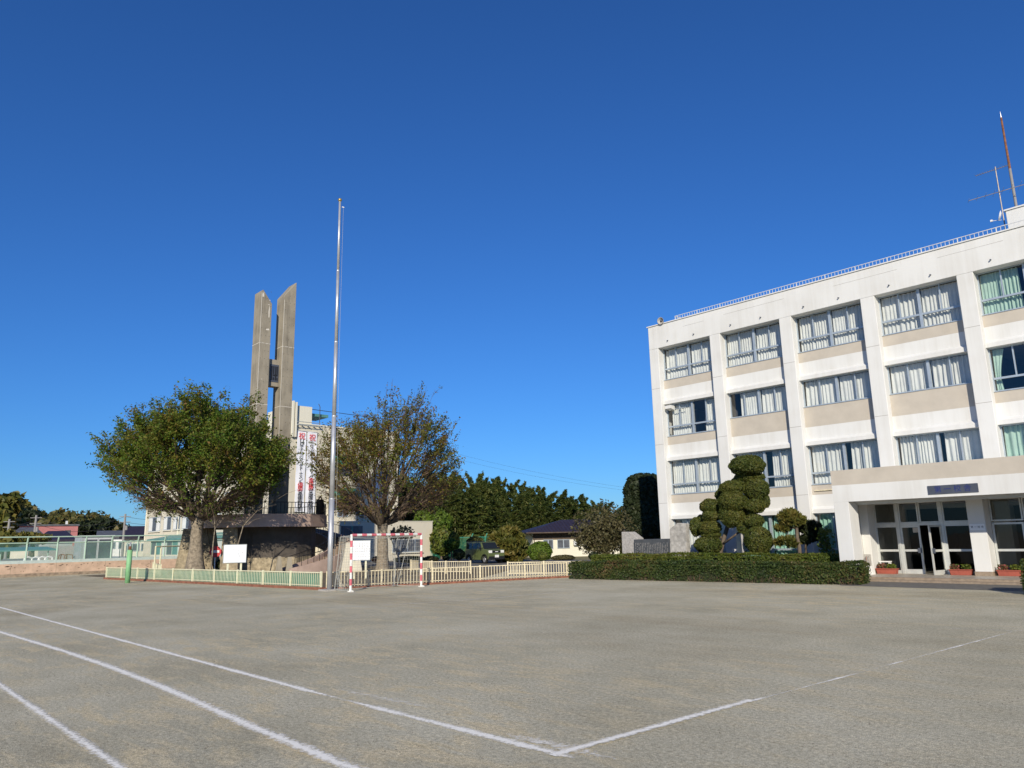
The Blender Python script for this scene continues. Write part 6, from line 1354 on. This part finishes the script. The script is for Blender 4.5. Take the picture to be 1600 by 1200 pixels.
a = aR(29, 834, 150); b = aR(121, 834, 150); d_ = Vector((b.x-a.x, b.y-a.y, 0)); L_ = d_.length; zt_ = aR(100, 821.5, 150).z
RB = thing('red_building', 'long flat roofed pinkish red building below the wooded hill', 'building', (a.x, a.y, 0), math.atan2(d_.y, d_.x))
def rq(mb, n2, mt, par=RB): o = bpy.data.objects.new(n2, mb.mesh(n2, mats=(mt,))); link(o, par); return o
rq(MB().box(0, L_, 0, 10, 0, zt_), 'wall', 'red_siding'); rq(MB().box(-0.2, L_+0.2, -0.2, 10.2, zt_, zt_+0.25), 'roof_edge', 'roof_grey')
for x in (0.775, 0.825): f = rq(MB().box(L_*x, L_*x+0.42, -0.06, -0.001, zt_-1.55, zt_-0.75), 'window', 'dark_wood_and_shade'); rq(MB().box(L_*x+0.05, L_*x+0.37, -0.07, -0.061, zt_-1.5, zt_-0.8), 'pane', 'grey_window', f)
rq(MB().box(L_*0.78, L_*0.82, 3, 5, zt_+0.25, zt_+0.9), 'roof_unit', 'rail_white')
# wooded hill: terrain plus canopy
HK = [(-260, 772), (-120, 770), (-40, 772), (0, 777), (22, 784), (40, 792), (52, 800), (64, 802), (90, 798), (120, 801), (140, 803), (160, 806), (178, 811), (190, 822), (205, 832), (240, 838), (300, 840)]
def hk(x):
    for (a, ya2), (b, yb2) in zip(HK, HK[1:]):
        if a <= x <= b: return ya2+(yb2-ya2)*(x-a)/(b-a)
    return HK[-1][1]
V = []; F = []; xs_ = list(range(-260, 301, 14))
for x in xs_:
    for rr2, fr in ((205, 0.05), (225, 0.62), (245, 0.92), (300, 0.8)): p = aR(x, hk(x)+3, 235); q = aR(x, 840, rr2); V.append((q.x, q.y, max(0, (p.z-2.5)*fr)))
F = [(4*i+j, 4*i+4+j, 4*i+5+j, 4*i+1+j) for i in range(len(xs_)-1) for j in range(3)]
struct('hill', MB().add(V, F), 'hill_soil', True)
PT_ = []; NT_ = []
for _ in range(520):
    x = rb.uniform(-255, 300); u = rb.random(); rr2 = 198+52*u; zt2 = aR(x, hk(x)+rb.uniform(0, 6), rr2).z; zc = max(1.5, zt2*(0.15+0.85*min(1, u*1.15)))-2.0
    if zt2 < 3: continue
    q = aR(x, 840, rr2); n_ = 110; d3 = unit(rng.normal(size=(n_, 3))); s3 = rb.uniform(2.2, 4.2); PT_.append(d3*np.array([s3, s3, s3*0.85])*(0.8+0.25*rng.random((n_, 1)))+np.array([q.x, q.y, zc-0.2])); NT_.append(d3)
P = np.concatenate(PT_); V, F = leaves(P, 1.05, elong=1.5, nrm=np.concatenate(NT_), jit=0.8)
o = bpy.data.objects.new('woodland', npmesh('woodland', V, F, 'leaf_wood')); link(o); tag(o, 'autumn tinted woodland covering the far hill', 'woodland', kind='stuff')
def field_tree(px, py, rr, wpx, hpx, label, mt, n=900, size=0.8, group=None):
    c = aR(px, py, rr); k = rr/FPX; T = thing('roadside_tree', label, 'tree', (c.x, c.y, 0), group=group)
    MB().tube([(c.x, c.y, 0), (c.x, c.y, c.z)], [0.35, 0.15], 6).build('trunk', 'bark', T)
    Ps = []
    for _ in range(14):
        d3 = unit(rng.normal(size=(1, 3)))[0]*rng.random()**0.5; cc = np.array([c.x, c.y, c.z])+d3*np.array([wpx*k*.36, wpx*k*.36, hpx*k*.36]); dd = unit(rng.normal(size=(n//14, 3))); Ps.append(cc+dd*np.array([wpx*k*.2, wpx*k*.2, hpx*k*.18])*(0.6+0.5*rng.random((n//14, 1))))
    leafobj('crown', np.concatenate(Ps), size, mt, T); return T
field_tree(8, 812, 150, 62, 74, 'large yellowish green tree at the foot of the hill', 'leaf_pine', 1800, 0.75)
field_tree(-38, 812, 150, 62, 80, 'tall bamboo like tree beside the large yellowish tree', 'leaf_bamboo', 1600, 0.75)
field_tree(44, 806, 175, 26, 34, 'dark rounded tree next to the large yellowish tree', 'leaf_dark', 900, 0.8)
field_tree(160, 822, 170, 34, 30, 'dark tree clump behind the white gabled house', 'leaf_dark', 900, 0.8)
field_tree(138, 826, 165, 44, 26, 'dark tree clump right of the red building', 'leaf_dark', 1000, 0.8)
field_tree(200, 831, 190, 22, 18, 'small dark tree beside the far utility pole', 'leaf_dark', 500, 0.8)
field_tree(52, 841, 95, 60, 18, 'clipped yellow green hedge mass beyond the mint railing', 'leaf_pine', 1500, 0.35)
field_tree(2, 845, 90, 46, 24, 'bushy olive shrub mass left of the grey roofed house', 'leaf_pine', 1200, 0.4)
def upole(px, py_top, rr, label):
    c = aR(px, py_top, rr); T = thing('utility_pole', label, 'pole', (c.x, c.y, 0)); MB().tube([(c.x, c.y, 0), (c.x, c.y, c.z)], [0.2, 0.13], 8).build('pole', 'pole_concrete', T)
    for dz in (0.35, 1.1): MB().tube([c+Vector((-0.45, -0.6, -dz)), c+Vector((0.45, 0.6, -dz))], 0.045, 5).build('crossarm', 'pole_concrete', T)
    MB().tube([c+Vector((0.25, 0.2, -2.2)), c+Vector((0.25, 0.2, -1.6))], 0.17, 8).build('transformer', 'pole_concrete', T); return c
u1 = upole(196, 803, 118, 'concrete utility pole beside the dark roofed house'); u2 = upole(57, 805, 122, 'concrete utility pole in front of the grey roofed house'); u3 = upole(15, 811, 125, 'concrete utility pole at the yellowish tree')
def wire(a, b, sag, label, r_=0.02, group='overhead wires'):
    a, b = Vector(a), Vector(b); m = MB(); m.tube([a.lerp(b, i/12)-Vector((0, 0, sag*4*(i/12)*(1-i/12))) for i in range(13)], r_, 4)
    return one('overhead_wire', label, 'wire', m, 'wire_black', a, group=group)
WL = 'thin overhead wire strung between utility poles beyond the pool'
for dz in (0.35, 1.1): wire(u1-Vector((0, 0, dz)), u2-Vector((0, 0, dz)), 1.2, WL); wire(u2-Vector((0, 0, dz)), u3-Vector((0, 0, dz)), 0.6, WL); wire(u1-Vector((0, 0, dz)), aR(330, 790+8*dz, 118), 1.0, WL)
WG = 'thin overhead wire sloping down across the sky above the bamboo grove'
for (x0, y0_, x1, y1_) in ((600, 676, 1010, 766), (600, 686, 1010, 770)): wire(aR(x0, y0_, 118), aR(x1, y1_, 118), 1.0, WG, 0.009, 'wires above the grove')
